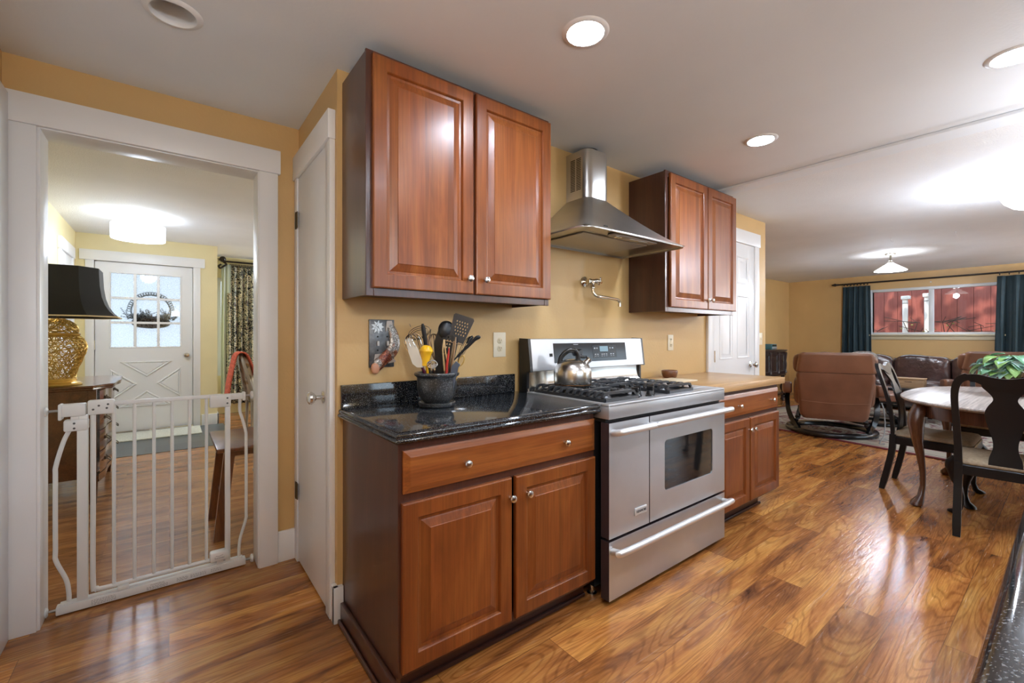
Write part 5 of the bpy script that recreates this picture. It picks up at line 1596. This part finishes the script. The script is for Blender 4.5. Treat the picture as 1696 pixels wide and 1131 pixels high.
for x in (a0 + .04, a1 - .04):
    for y in (b0 + .04, b1 - .04):
        MB().lathe([(.035, 0), (.04, .03), (.03, .06), (.032, .12), (.032, .15), (.02, .17), (.044, .22), (.050, .26), (.034, .31), (.018, .33), (.034, .36), (.042, .40), (.030, .44), (.035, .48)], (x, y, 0), (0, 0, 1), 20).build('leg', M_ebony, t)
t = thing('table_radio', (9.06, 3.62, .97), 'small teal and silver radio on top of the carved console', 'radio')
MB().box(8.93, 9.17, 3.53, 3.72, .972, 1.075, .012).build('case', plain('radio_teal', (.05, .16, .19), .3), t, 30)
MB().box(8.945, 9.155, 3.524, 3.532, .985, 1.02, .002).build('front_panel', plain('radio_silver', (.55, .58, .58), .3, .5), t, 30)
MB().box(8.96, 9.14, 3.527, 3.532, 1.035, 1.06, .001).build('display', M_blackgl, t, 0)

# curtains over the wide window
def pleated(name, y0, y1, label):
    t = thing(name, (10.52, (y0 + y1) / 2, 2.2), label, 'curtain', 'slate blue curtains')
    o = curtain_mesh(y0, y1, .03, 2.195, .042, 5, 1.12, 'y', 10.57, None, .45).build('fabric', M_teal, t, 60)
    s = o.modifiers.new('thickness', 'SOLIDIFY'); s.thickness = .004
    n = 8
    for k in range(n):
        y = lerp(y0 + .03, y1 - .03, k / (n - 1))
        MB().tube([(10.525 + .024 * math.cos(a), y, 2.232 + .024 * math.sin(a)) for a in [2 * math.pi * i / 16 for i in range(16)]], .006, 6, closed=True).build('ring', M_rod, t)
pleated('window_curtain', 2.435, 2.865, 'slate blue pleated curtain left of the wide window')
pleated('window_curtain', .02, .800, 'slate blue pleated curtain right of the wide window')
t = thing('curtain_rod', (10.525, 1.4, 2.245), 'dark wooden curtain rod across the wide family room window', 'curtain rod')
MB().tube([(10.525, -.15, 2.245), (10.525, 2.93, 2.245)], .015, 12).build('rod', M_rod, t)
for y, s in ((2.93, 1), (-.15, -1)):
    MB().lathe([(.015, 0), (.024, .01), (.014, .022), (.028, .045), (.030, .06), (.018, .085), (.006, .115), (0, .118)], (10.525, y, 2.245), (0, s, 0), 18).build('finial', M_rod, t)
for y in (2.90, -.10):
    MB().tube([(10.652, y, 2.245), (10.525, y, 2.245)], .009, 8).build('bracket', M_rod, t)
solo('wall_hook', MB().lathe([(.012, 0), (.010, .006), (0, .012)], (10.65, 1.60, 2.185), (-1, 0, 0), 12), M_white, 'tiny white hook above the middle of the wide window', 'hook', (10.65, 1.6, 2.185))

# pendants
M_shade = plain('lit_glass_shade', (.95, .93, .88), .4, emit=(1, .97, .90), es=PEND)
def plight(parent, loc, w, r=.05):
    l = bpy.data.lights.new('lamp_light', 'POINT'); l.energy = w; l.shadow_soft_size = r; l.color = WB
    o = bpy.data.objects.new('lamp_light', l); COL.objects.link(o)
    o.parent = parent; o.location = Vector(loc) - ORIG.get(parent.name, Vector((0, 0, 0)))
px_, py_ = 7.99, 1.615
t = thing('pendant_light', (px_, py_, FZ), 'small conical glass ceiling light in front of the far window', 'ceiling light')
MB().lathe([(.065, 0), (.065, -.012), (.05, -.020), (.012, -.026), (.009, -.10), (.022, -.105), (.026, -.13), (.010, -.135)], (px_, py_, FZ), (0, 0, 1), 28).build('canopy', M_brass, t)
MB().lathe([(.030, -.130), (.040, -.140), (.175, -.232), (.182, -.240), (.178, -.243), (.165, -.236), (.036, -.146), (.026, -.136)], (px_, py_, FZ), (0, 0, 1), 40, cap=False).build('shade', M_shade, t)
MB().pillow((px_, py_, FZ - .195), (.032, .032, .045), 1, 16, 10).build('bulb', plain('hot_bulb', (1, .95, .85), .4, emit=(1, .92, .78), es=30), t)
plight(t, (px_, py_, FZ - .29), PEND_W * .6)
plight(t, (px_, py_, FZ - .10), 20)
qx, qy = 4.965, .170
t = thing('pendant_light', (qx, qy, FZ), 'lit frosted bowl ceiling light over the dining table, cut by the right edge', 'ceiling light')
MB().lathe([(.075, 0), (.075, -.012), (.055, -.022), (.012, -.03), (.009, -.14), (.012, -.235), (.02, -.24)], (qx, qy, FZ), (0, 0, 1), 28).build('canopy', M_nickel, t)
MB().lathe([(.205, -.085), (.200, -.115), (.175, -.165), (.13, -.205), (.07, -.230), (.0, -.236), (.0, -.231), (.07, -.225), (.127, -.200), (.170, -.162), (.195, -.113), (.200, -.085)], (qx, qy, FZ), (0, 0, 1), 44, cap=False).build('shade', M_shade, t)
MB().lathe([(.0, -.265), (.012, -.26), (.020, -.245), (.03, -.238), (0, -.234)], (qx, qy, FZ), (0, 0, 1), 18).build('finial', M_nickel, t)
plight(t, (qx, qy, FZ - .075), 4)
plight(t, (qx, qy, FZ - .34), PEND_W * .55)
for i, (x, y, l) in enumerate(((6.72, 1.355, 'left one of two tiny white ceiling hooks'), (6.86, .83, 'right one of two tiny white ceiling hooks'))):
    solo('ceiling_hook', MB().lathe([(.010, 0), (.008, -.008), (.003, -.01), (.003, -.03), (0, -.03)], (x, y, FZ), (0, 0, 1), 10).tube(bez([(x, y, FZ - .03), (x + .008, y - .012, FZ - .045), (x + .004, y - .022, FZ - .035)], 4), .003, 6), M_white, l + ' in the family room', 'hook', (x, y, FZ), 'ceiling hooks')

# ------------------------------------------------------------------ dining set
tz = .775
t = thing('dining_table', (4.88, .13, 0), 'oval dining table with a grey top carrying painted window sheen and brown cabriole legs', 'table')
def sup(a, b_, e, z, n=72, sc_=1.0):
    out = []
    for i in range(n):
        q = 2 * math.pi * i / n; c, s = math.cos(q), math.sin(q)
        out.append((4.88 + sc_ * a * math.copysign(abs(c) ** (2 / e), c), .13 + sc_ * b_ * math.copysign(abs(s) ** (2 / e), s), z))
    return out
MB().loft([sup(.92, .75, 2.6, tz - .030, sc_=.965), sup(.92, .75, 2.6, tz - .024, sc_=.985), sup(.92, .75, 2.6, tz - .014), sup(.92, .75, 2.6, tz - .005), sup(.92, .75, 2.6, tz, sc_=.992)]).build('tabletop', M_table, t, 40)
m = MB()
outer = [sup(.80, .63, 3.2, tz - .125), sup(.80, .63, 3.2, tz - .03)]
inner = [sup(.78, .61, 3.2, tz - .03), sup(.78, .61, 3.2, tz - .125)]
m.loft(outer + inner + [outer[0]], True, False)
m.build('apron', M_tleg, t, 40)
def cabriole(x, y, dx, dy, z, k=1.0, m=None):
    """dx, dy points outwards at the knee"""
    m = m or MB()
    L = math.hypot(dx, dy); dx /= L; dy /= L
    prof = [(0.0, .042), (.035 * k, .055), (.045 * k, .052), (.030 * k, .036), (.000, .026), (-.022 * k, .020), (-.022 * k, .019), (-.002, .023), (.034 * k, .042), (.044 * k, .040), (.036 * k, .022)]
    zs = [1.0, .90, .80, .64, .48, .32, .20, .10, .045, .015, 0]
    rings = []
    for (o_, r), f in zip(prof, zs):
        r *= k
        rings.append([(x + dx * o_ + r * math.cos(2 * math.pi * q / 14), y + dy * o_ + r * math.sin(2 * math.pi * q / 14), f * z) for q in range(14)])
    return m.loft(rings)
for x, y in ((4.30, .70), (5.40, .70), (4.30, -.44), (5.40, -.44)):
    cabriole(x, y, -1 if x < 4.88 else 1, .55 if y > .1 else -.55, tz - .035, .90).build('leg', M_tleg, t, 60)

def chair(loc, rot, label):
    t = thing('dining_chair', loc, label, 'chair', 'black dining chairs with beige seats', False, rot)
    def lean(x, y, z):
        a = max(0, z - .44)
        return (x - .06 * a - .24 * a * a + .035 * math.sin(math.pi * min(1, a / .55)) * (1 if abs(y) < .13 else .2), y, z)
    # yoke frame: stiles and crest as one swept outline
    half = [(.195, .44), (.198, .55), (.203, .68), (.208, .79), (.209, .86), (.203, .92), (.186, .962), (.155, .985), (.115, .990), (.075, .978), (.035, .966), (0, .962)]
    wid = [.036, .036, .034, .033, .034, .036, .040, .044, .050, .058, .066, .070]
    P = bez([(0, y, z) for y, z in half], 4)
    W_ = []
    for i in range(len(wid) - 1):
        for q in range(4): W_.append(lerp(wid[i], wid[i + 1], q / 4))
    W_.append(wid[-1])
    P2 = P + [(p[0], -p[1], p[2]) for p in reversed(P[:-1])]; W2 = W_ + list(reversed(W_[:-1]))
    rings = []
    for i in range(len(P2)):
        T = (Vector(P2[min(i + 1, len(P2) - 1)]) - Vector(P2[max(i - 1, 0)])).normalized()
        nrm = Vector((0, T.z, -T.y))        # outwards from the arch
        p = Vector(P2[i]); w = W2[i]
        top_in = -.35 if 12 < i < len(P2) - 13 else .5
        inn, out_ = (w * .72, w * .28) if abs(P2[i][1]) < .15 else (w * .5, w * .5)
        s_ = 1 if nrm.dot(p - Vector((0, 0, .7))) > 0 else -1
        a = p - nrm * s_ * inn; c = p + nrm * s_ * out_
        rings.append([(-.012, a.y, a.z), (.012, a.y, a.z), (.012, c.y, c.z), (-.012, c.y, c.z)])
    MB().loft(rings).xf(lean).build('back_frame', M_chair, t, 40)
    # vase splat
    sp = [(.070, .455), (.066, .50), (.052, .55), (.052, .60), (.068, .67), (.082, .73), (.084, .77), (.070, .81), (.050, .845), (.052, .87), (.072, .90), (.092, .925), (.095, .945)]
    Q = bez([(0, y, z) for y, z in sp], 3)
    MB().loft([[(-.007, -p[1], p[2]), (.007, -p[1], p[2]), (.007, p[1], p[2]), (-.007, p[1], p[2])] for p in Q]).xf(lean).build('splat', M_chair, t, 40)
    # rear legs
    for s in (-1, 1):
        MB().bar(bez([(-.070, s * .200, 0), (-.035, s * .199, .16), (-.006, s * .197, .32), (0, s * .195, .45)], 5), [.034, .036, .038] + [.038] * 13, [.034, .036] + [.040] * 14, (1, 0, 0)).build('leg', M_chair, t, 30)
        cabriole(.415, s * .222, .6, s * .8, .40, .82).build('leg', M_chair, t, 60)
    r = []
    def trap(z, g=0):
        return [(-.012 + g, -.205 + g, z), (.445 - g, -.25 + g, z), (.455 - g, -.2 + g, z), (.455 - g, .2 - g, z), (.445 - g, .25 - g, z), (-.012 + g, .205 - g, z)]
    MB().loft([trap(.375), trap(.43), trap(.435, .004)]).build('seat_rail', M_chair, t, 30)
    MB().loft([trap(.434, .012), trap(.440, .006), trap(.452, .006), trap(.466, .018), trap(.474, .05), trap(.478, .12)]).build('seat', M_seat, t, 60)
    return t
c1 = chair((4.752, .905, 0), R(-90), 'black dining chair on the far long side of the table, seen almost edge-on')
c2 = copy_tree(c1); c2.location = (3.900, .262, 0); c2.rotation_euler = (0, 0, R(3)); tag(c2, 'black dining chair with vase-shaped back, nearest the camera at the table end')
c3 = copy_tree(c1); c3.location = (5.93, .40, 0); c3.rotation_euler = (0, 0, R(180)); tag(c3, 'black dining chair at the far table end behind the potted plant')

# plant
plx, ply = 5.06, .30
t = thing('potted_plant', (plx, ply, tz), 'leafy variegated plant in a brown pot on the dining table', 'plant')
MB().lathe([(0, 0), (.065, 0), (.070, .01), (.088, .10), (.096, .125), (.098, .14), (.092, .142), (.085, .12), (0, .115)], (plx, ply, tz), (0, 0, 1), 30).build('pot', plain('brown_pot', (.075, .024, .014), .25), t)
M_leafA = plain('leaf_green', (.11, .27, .15), .32, 0, 0, .6, .4, 12)
M_leafB = plain('leaf_bluegreen', (.30, .48, .45), .30, 0, 0, .6, .35, 14)
M_leafC = plain('leaf_bright', (.20, .36, .10), .35, 0, 0, .6, .3, 14)
random.seed(11)
fol = [MB(), MB(), MB()]; stems = MB()
for k in range(80):
    an = random.uniform(0, 2 * math.pi); el = random.uniform(.05, 1.3); rad = random.uniform(.10, .20)
    c = Vector((plx + rad * math.cos(an) * math.cos(el) * 1.15, ply + rad * math.sin(an) * math.cos(el) * 1.15, tz + .15 + rad * .72 * math.sin(el) + random.uniform(0, .03)))
    if c.z < tz + .05: c.z = tz + .05
    base = Vector((plx + .03 * math.cos(an), ply + .03 * math.sin(an), tz + .13))
    if k % 2 == 0:
        stems.tube(bez([tuple(base), tuple((base + c) / 2 + Vector((0, 0, .05))), tuple(c)], 4), .0022, 5)
    d = Vector((math.cos(an), math.sin(an), random.uniform(-.8, .2))).normalized()
    sd = d.cross(Vector((0, 0, 1))).normalized(); up = sd.cross(d)
    L = random.uniform(.08, .12); w = L * random.uniform(.36, .46)
    rows = []
    for f, g in ((0, .12), (.12, .72), (.30, 1.0), (.52, .92), (.75, .58), (.92, .2), (1.0, .02)):
        p = c + d * L * (f - .4) - up * .022 * (2 * f - .8) ** 2 * (1 if f > .4 else .3)
        rows.append([tuple(p - sd * w * g + up * .012 * g), tuple(p - sd * w * g * .5 + up * .003), tuple(p), tuple(p + sd * w * g * .5 + up * .003), tuple(p + sd * w * g + up * .012 * g)])
    fol[random.choice((0, 1, 1, 1, 2))].loft(rows, False, False)
for m, mt in zip(fol, (M_leafA, M_leafB, M_leafC)):
    o = m.build('foliage', mt, t, 60)
    s = o.modifiers.new('thickness', 'SOLIDIFY'); s.thickness = .0012
stems.build('stems', plain('stem_pale', (.35, .36, .18), .5), t)
solo('placemat', MB().box(4.98, 5.36, -.34, .02, tz, tz + .008, .003).box(5.02, 5.28, -.28, -.02, tz + .008, tz + .040, .012), plain('red_cloth', (.22, .012, .028), .8, 0, 0, .3, .2, 30), 'folded dark red cloth beside the plant on the dining table', 'cloth', (5.15, -.15, tz))

# ------------------------------------------------------------------ near counter (bottom right)
t = thing('countertop', (1.6, -.25, .877), 'near black speckled granite countertop at the bottom right corner', 'countertop')
x0, x1, y0, y1 = .36, 2.95, -.615, .064
rings = []
for i in range(9):
    a = -math.pi / 2 + math.pi * i / 8
    q = .034 * (1 - math.cos(a)); z = .897 + .020 * math.sin(a)
    rings.append([(x0, y0, z), (x1 - q, y0, z), (x1 - q, y1 - q, z), (x0, y1 - q, z)])
MB().loft(rings).build('slab', M_granite, t, 60)
t = thing('base_cabinet', (1.6, -.3, 0), 'cherry base cabinet under the near granite countertop', 'cabinet')
MB().box(.38, 2.92, -.612, .020, .10, .876).build('body', M_cherry_d, t, 0)
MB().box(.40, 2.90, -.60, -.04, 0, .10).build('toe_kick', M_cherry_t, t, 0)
north_f = lambda u, v, d: (u, .040 - d, v)
for i in range(4):
    a = .40 + i * .63
    d = MB().rects(DOORP, a, a + .60, .115, .676, north_f).build('door', M_cherry, t, 30)
    knob(d, a + (.55 if i % 2 == 0 else .05), .040, .60, 1, None, (0, 1, 0))
    d = MB().rects(DRAWP, a, a + .60, .706, .850, north_f).build('drawer', M_cherry_h, t, 30)
    knob(d, a + .30, .040, .775, 1, None, (0, 1, 0))

# ------------------------------------------------------------------ outside the far window
struct('ground', MB().box(10.95, 30, -25, 30, -.4, -.15).box(-30, 10.95, -30, -2.6, -.4, -.15).box(-30, 10.95, 8.6, 40, -.4, -.15), plain('ground_earth', (.14, .12, .09), .95, 0, 0, .2, .3, 3), 'earth and paving outside the house', 'ground')
t = thing('fence', (12.45, 1.6, -.15), 'tall red board fence outside the wide window', 'fence')
M_fence = wood('red_fence_paint', [(.25, (.25, .065, .055)), (.6, (.32, .092, .078)), (.8, (.37, .115, .098))], 'z', 1, .75, 0, .25, 5)
m = MB(); y = -2.4; k = 0
while y < 6.0:
    m.box(12.45, 12.472, y, y + .2235, -.15, 2.62 + .02 * math.sin(k * 2.3), .003); y += .2285; k += 1
m.build('boards', M_fence, t, 20)
MB().box(12.473, 12.476, -2.4, 6, -.15, 2.5).build('gap_shade_sheet', plain('fence_gap_shade', (.05, .015, .014), .8), t, 0)  # dark sheet added behind the boards, stands for shade in the gaps
MB().box(12.476, 12.51, -2.4, 6, .25, .34).box(12.476, 12.51, -2.4, 6, 1.9, 1.99).build('rail', M_fence, t, 0)
M_pvc = plain('white_pvc', (.78, .80, .82), .4)
for y, top, l in ((2.235, 2.07, 'white capped pipe post in front of the red fence, left one'), (1.895, 2.10, 'white capped pipe post in front of the red fence, partly behind the mullion')):
    t = thing('vent_pipe', (12.25, y, -.15), l, 'pipe', 'white pipes by the fence')
    MB().lathe([(.046, -.15), (.046, top - .07)], (12.25, y, 0), (0, 0, 1), 20).build('pipe', M_pvc, t)
    MB().lathe([(.050, top - .16), (.052, top - .15), (.052, top - .145)], (12.25, y, 0), (0, 0, 1), 20).build('coupling', plain('pipe_joint', (.25, .26, .28), .5), t)
    MB().box(12.18, 12.30, y - .085, y + .06, top - .075, top, .012).build('cap', M_pvc, t, 30)
t = thing('shrub', (12.0, 1.5, -.15), 'bare twiggy shrub along the bottom of the wide window', 'shrub')
m = MB(); lv = MB(); random.seed(5)
for k in range(13):
    y = random.uniform(.7, 2.7); x = random.uniform(11.7, 12.15)
    ang = random.uniform(-.9, .9); h = random.uniform(1.22, 1.55)
    p0 = (x, y, -.15); p1 = (x, y + .15 * ang, .9); p2 = (x + random.uniform(-.1, .1), y + .55 * ang, h)
    m.tube(bez([p0, p1, p2], 5), [.012] * 5 + [.010, .009, .008, .007, .006, .005], 5)
    for q in range(3):
        s_ = random.uniform(-.35, .35)
        m.tube([p2, (p2[0] + random.uniform(-.1, .1), p2[1] + s_, p2[2] + random.uniform(-.08, .12))], .005, 4)
    for q in range(1):
        c = (p2[0] + random.uniform(-.08, .08), p2[1] + random.uniform(-.2, .2), p2[2] + random.uniform(-.15, .0))
        lv.pillow(c, (.006, .026, .014), 1, 6, 4)
m.build('branches', plain('twig_dark', (.03, .025, .022), .8), t)
lv.build('leaves', plain('shrub_leaf', (.22, .20, .07), .7), t)
# tree whose crown throws the dappled light on the fence
t = thing('shade_tree', (11.6, 3.9, -.15), 'leafy garden tree over the narrow yard, out of frame', 'tree')
MB().tube(bez([(11.6, 3.9, -.15), (11.62, 3.85, 1.6), (11.55, 3.4, 3.2), (11.4, 2.6, 4.0)], 5), [.12] * 5 + [.10] * 6 + [.07] * 5, 12).build('trunk', plain('bark', (.07, .05, .035), .9), t)
lv = MB(); random.seed(21)
for k in range(420):
    c = (random.uniform(10.2, 11.6), random.uniform(-.8, 4.2), random.uniform(3.2, 4.6))
    lv.pillow(c, (random.uniform(.06, .13), random.uniform(.06, .13), .02), 1, 6, 4)
lv.build('foliage', plain('tree_leaf', (.06, .13, .03), .6), t)

# added uplights, unseen behind the camera, to brighten the kitchen ceiling
def wall_fill(x, label, w):
    t = thing('fill_wall_uplight', (x, -.62, 1.75), label, 'fill light', 'added fill uplights behind the camera')
    MB().box(x - .05, x + .05, -.625, -.605, 1.60, 1.78, .004).build('back_plate', M_nickel, t, 30)
    MB().lathe([(.0, -.10), (.05, -.085), (.09, -.04), (.11, .02), (.105, .02), (.085, -.036), (.045, -.078), (.0, -.092)], (x, -.50, 1.75), (0, 0, 1), 28, cap=False).build('bowl', M_white, t)
    plight(t, (x, -.48, 1.82), w, .10)
def floor_fill(x, y, w, label):  # floor uplights added out of view to brighten ceilings and walls
    t = thing('fill_floor_uplight', (x, y, 0), label, 'floor lamp')
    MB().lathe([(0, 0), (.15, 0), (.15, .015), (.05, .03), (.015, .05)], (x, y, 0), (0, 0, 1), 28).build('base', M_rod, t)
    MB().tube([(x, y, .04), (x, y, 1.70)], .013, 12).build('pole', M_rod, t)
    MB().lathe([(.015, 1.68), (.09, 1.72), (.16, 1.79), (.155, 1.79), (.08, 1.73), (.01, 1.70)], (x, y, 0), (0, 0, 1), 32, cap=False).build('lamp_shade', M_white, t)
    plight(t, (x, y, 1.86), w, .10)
floor_fill(9.7, -1.7, FLOOR_FILL, 'added fill uplight in the family room corner, out of frame')
floor_fill(3.4, 7.4, FLOOR_FILL, 'added fill uplight in the living room, out of frame')
wall_fill(.15, 'added fill uplight left of the sink window, behind the camera', WALL_FILL)
wall_fill(3.30, 'added fill uplight right of the sink window, behind the camera', WALL_FILL * .65)

plight(bpy.data.objects['drum_light'], (-.25, 6.02, HZ - .34), DRUM_W, .10)
plight(bpy.data.objects['drum_light'], (-.25, 6.02, HZ - .09), DRUM_W * .3, .05)
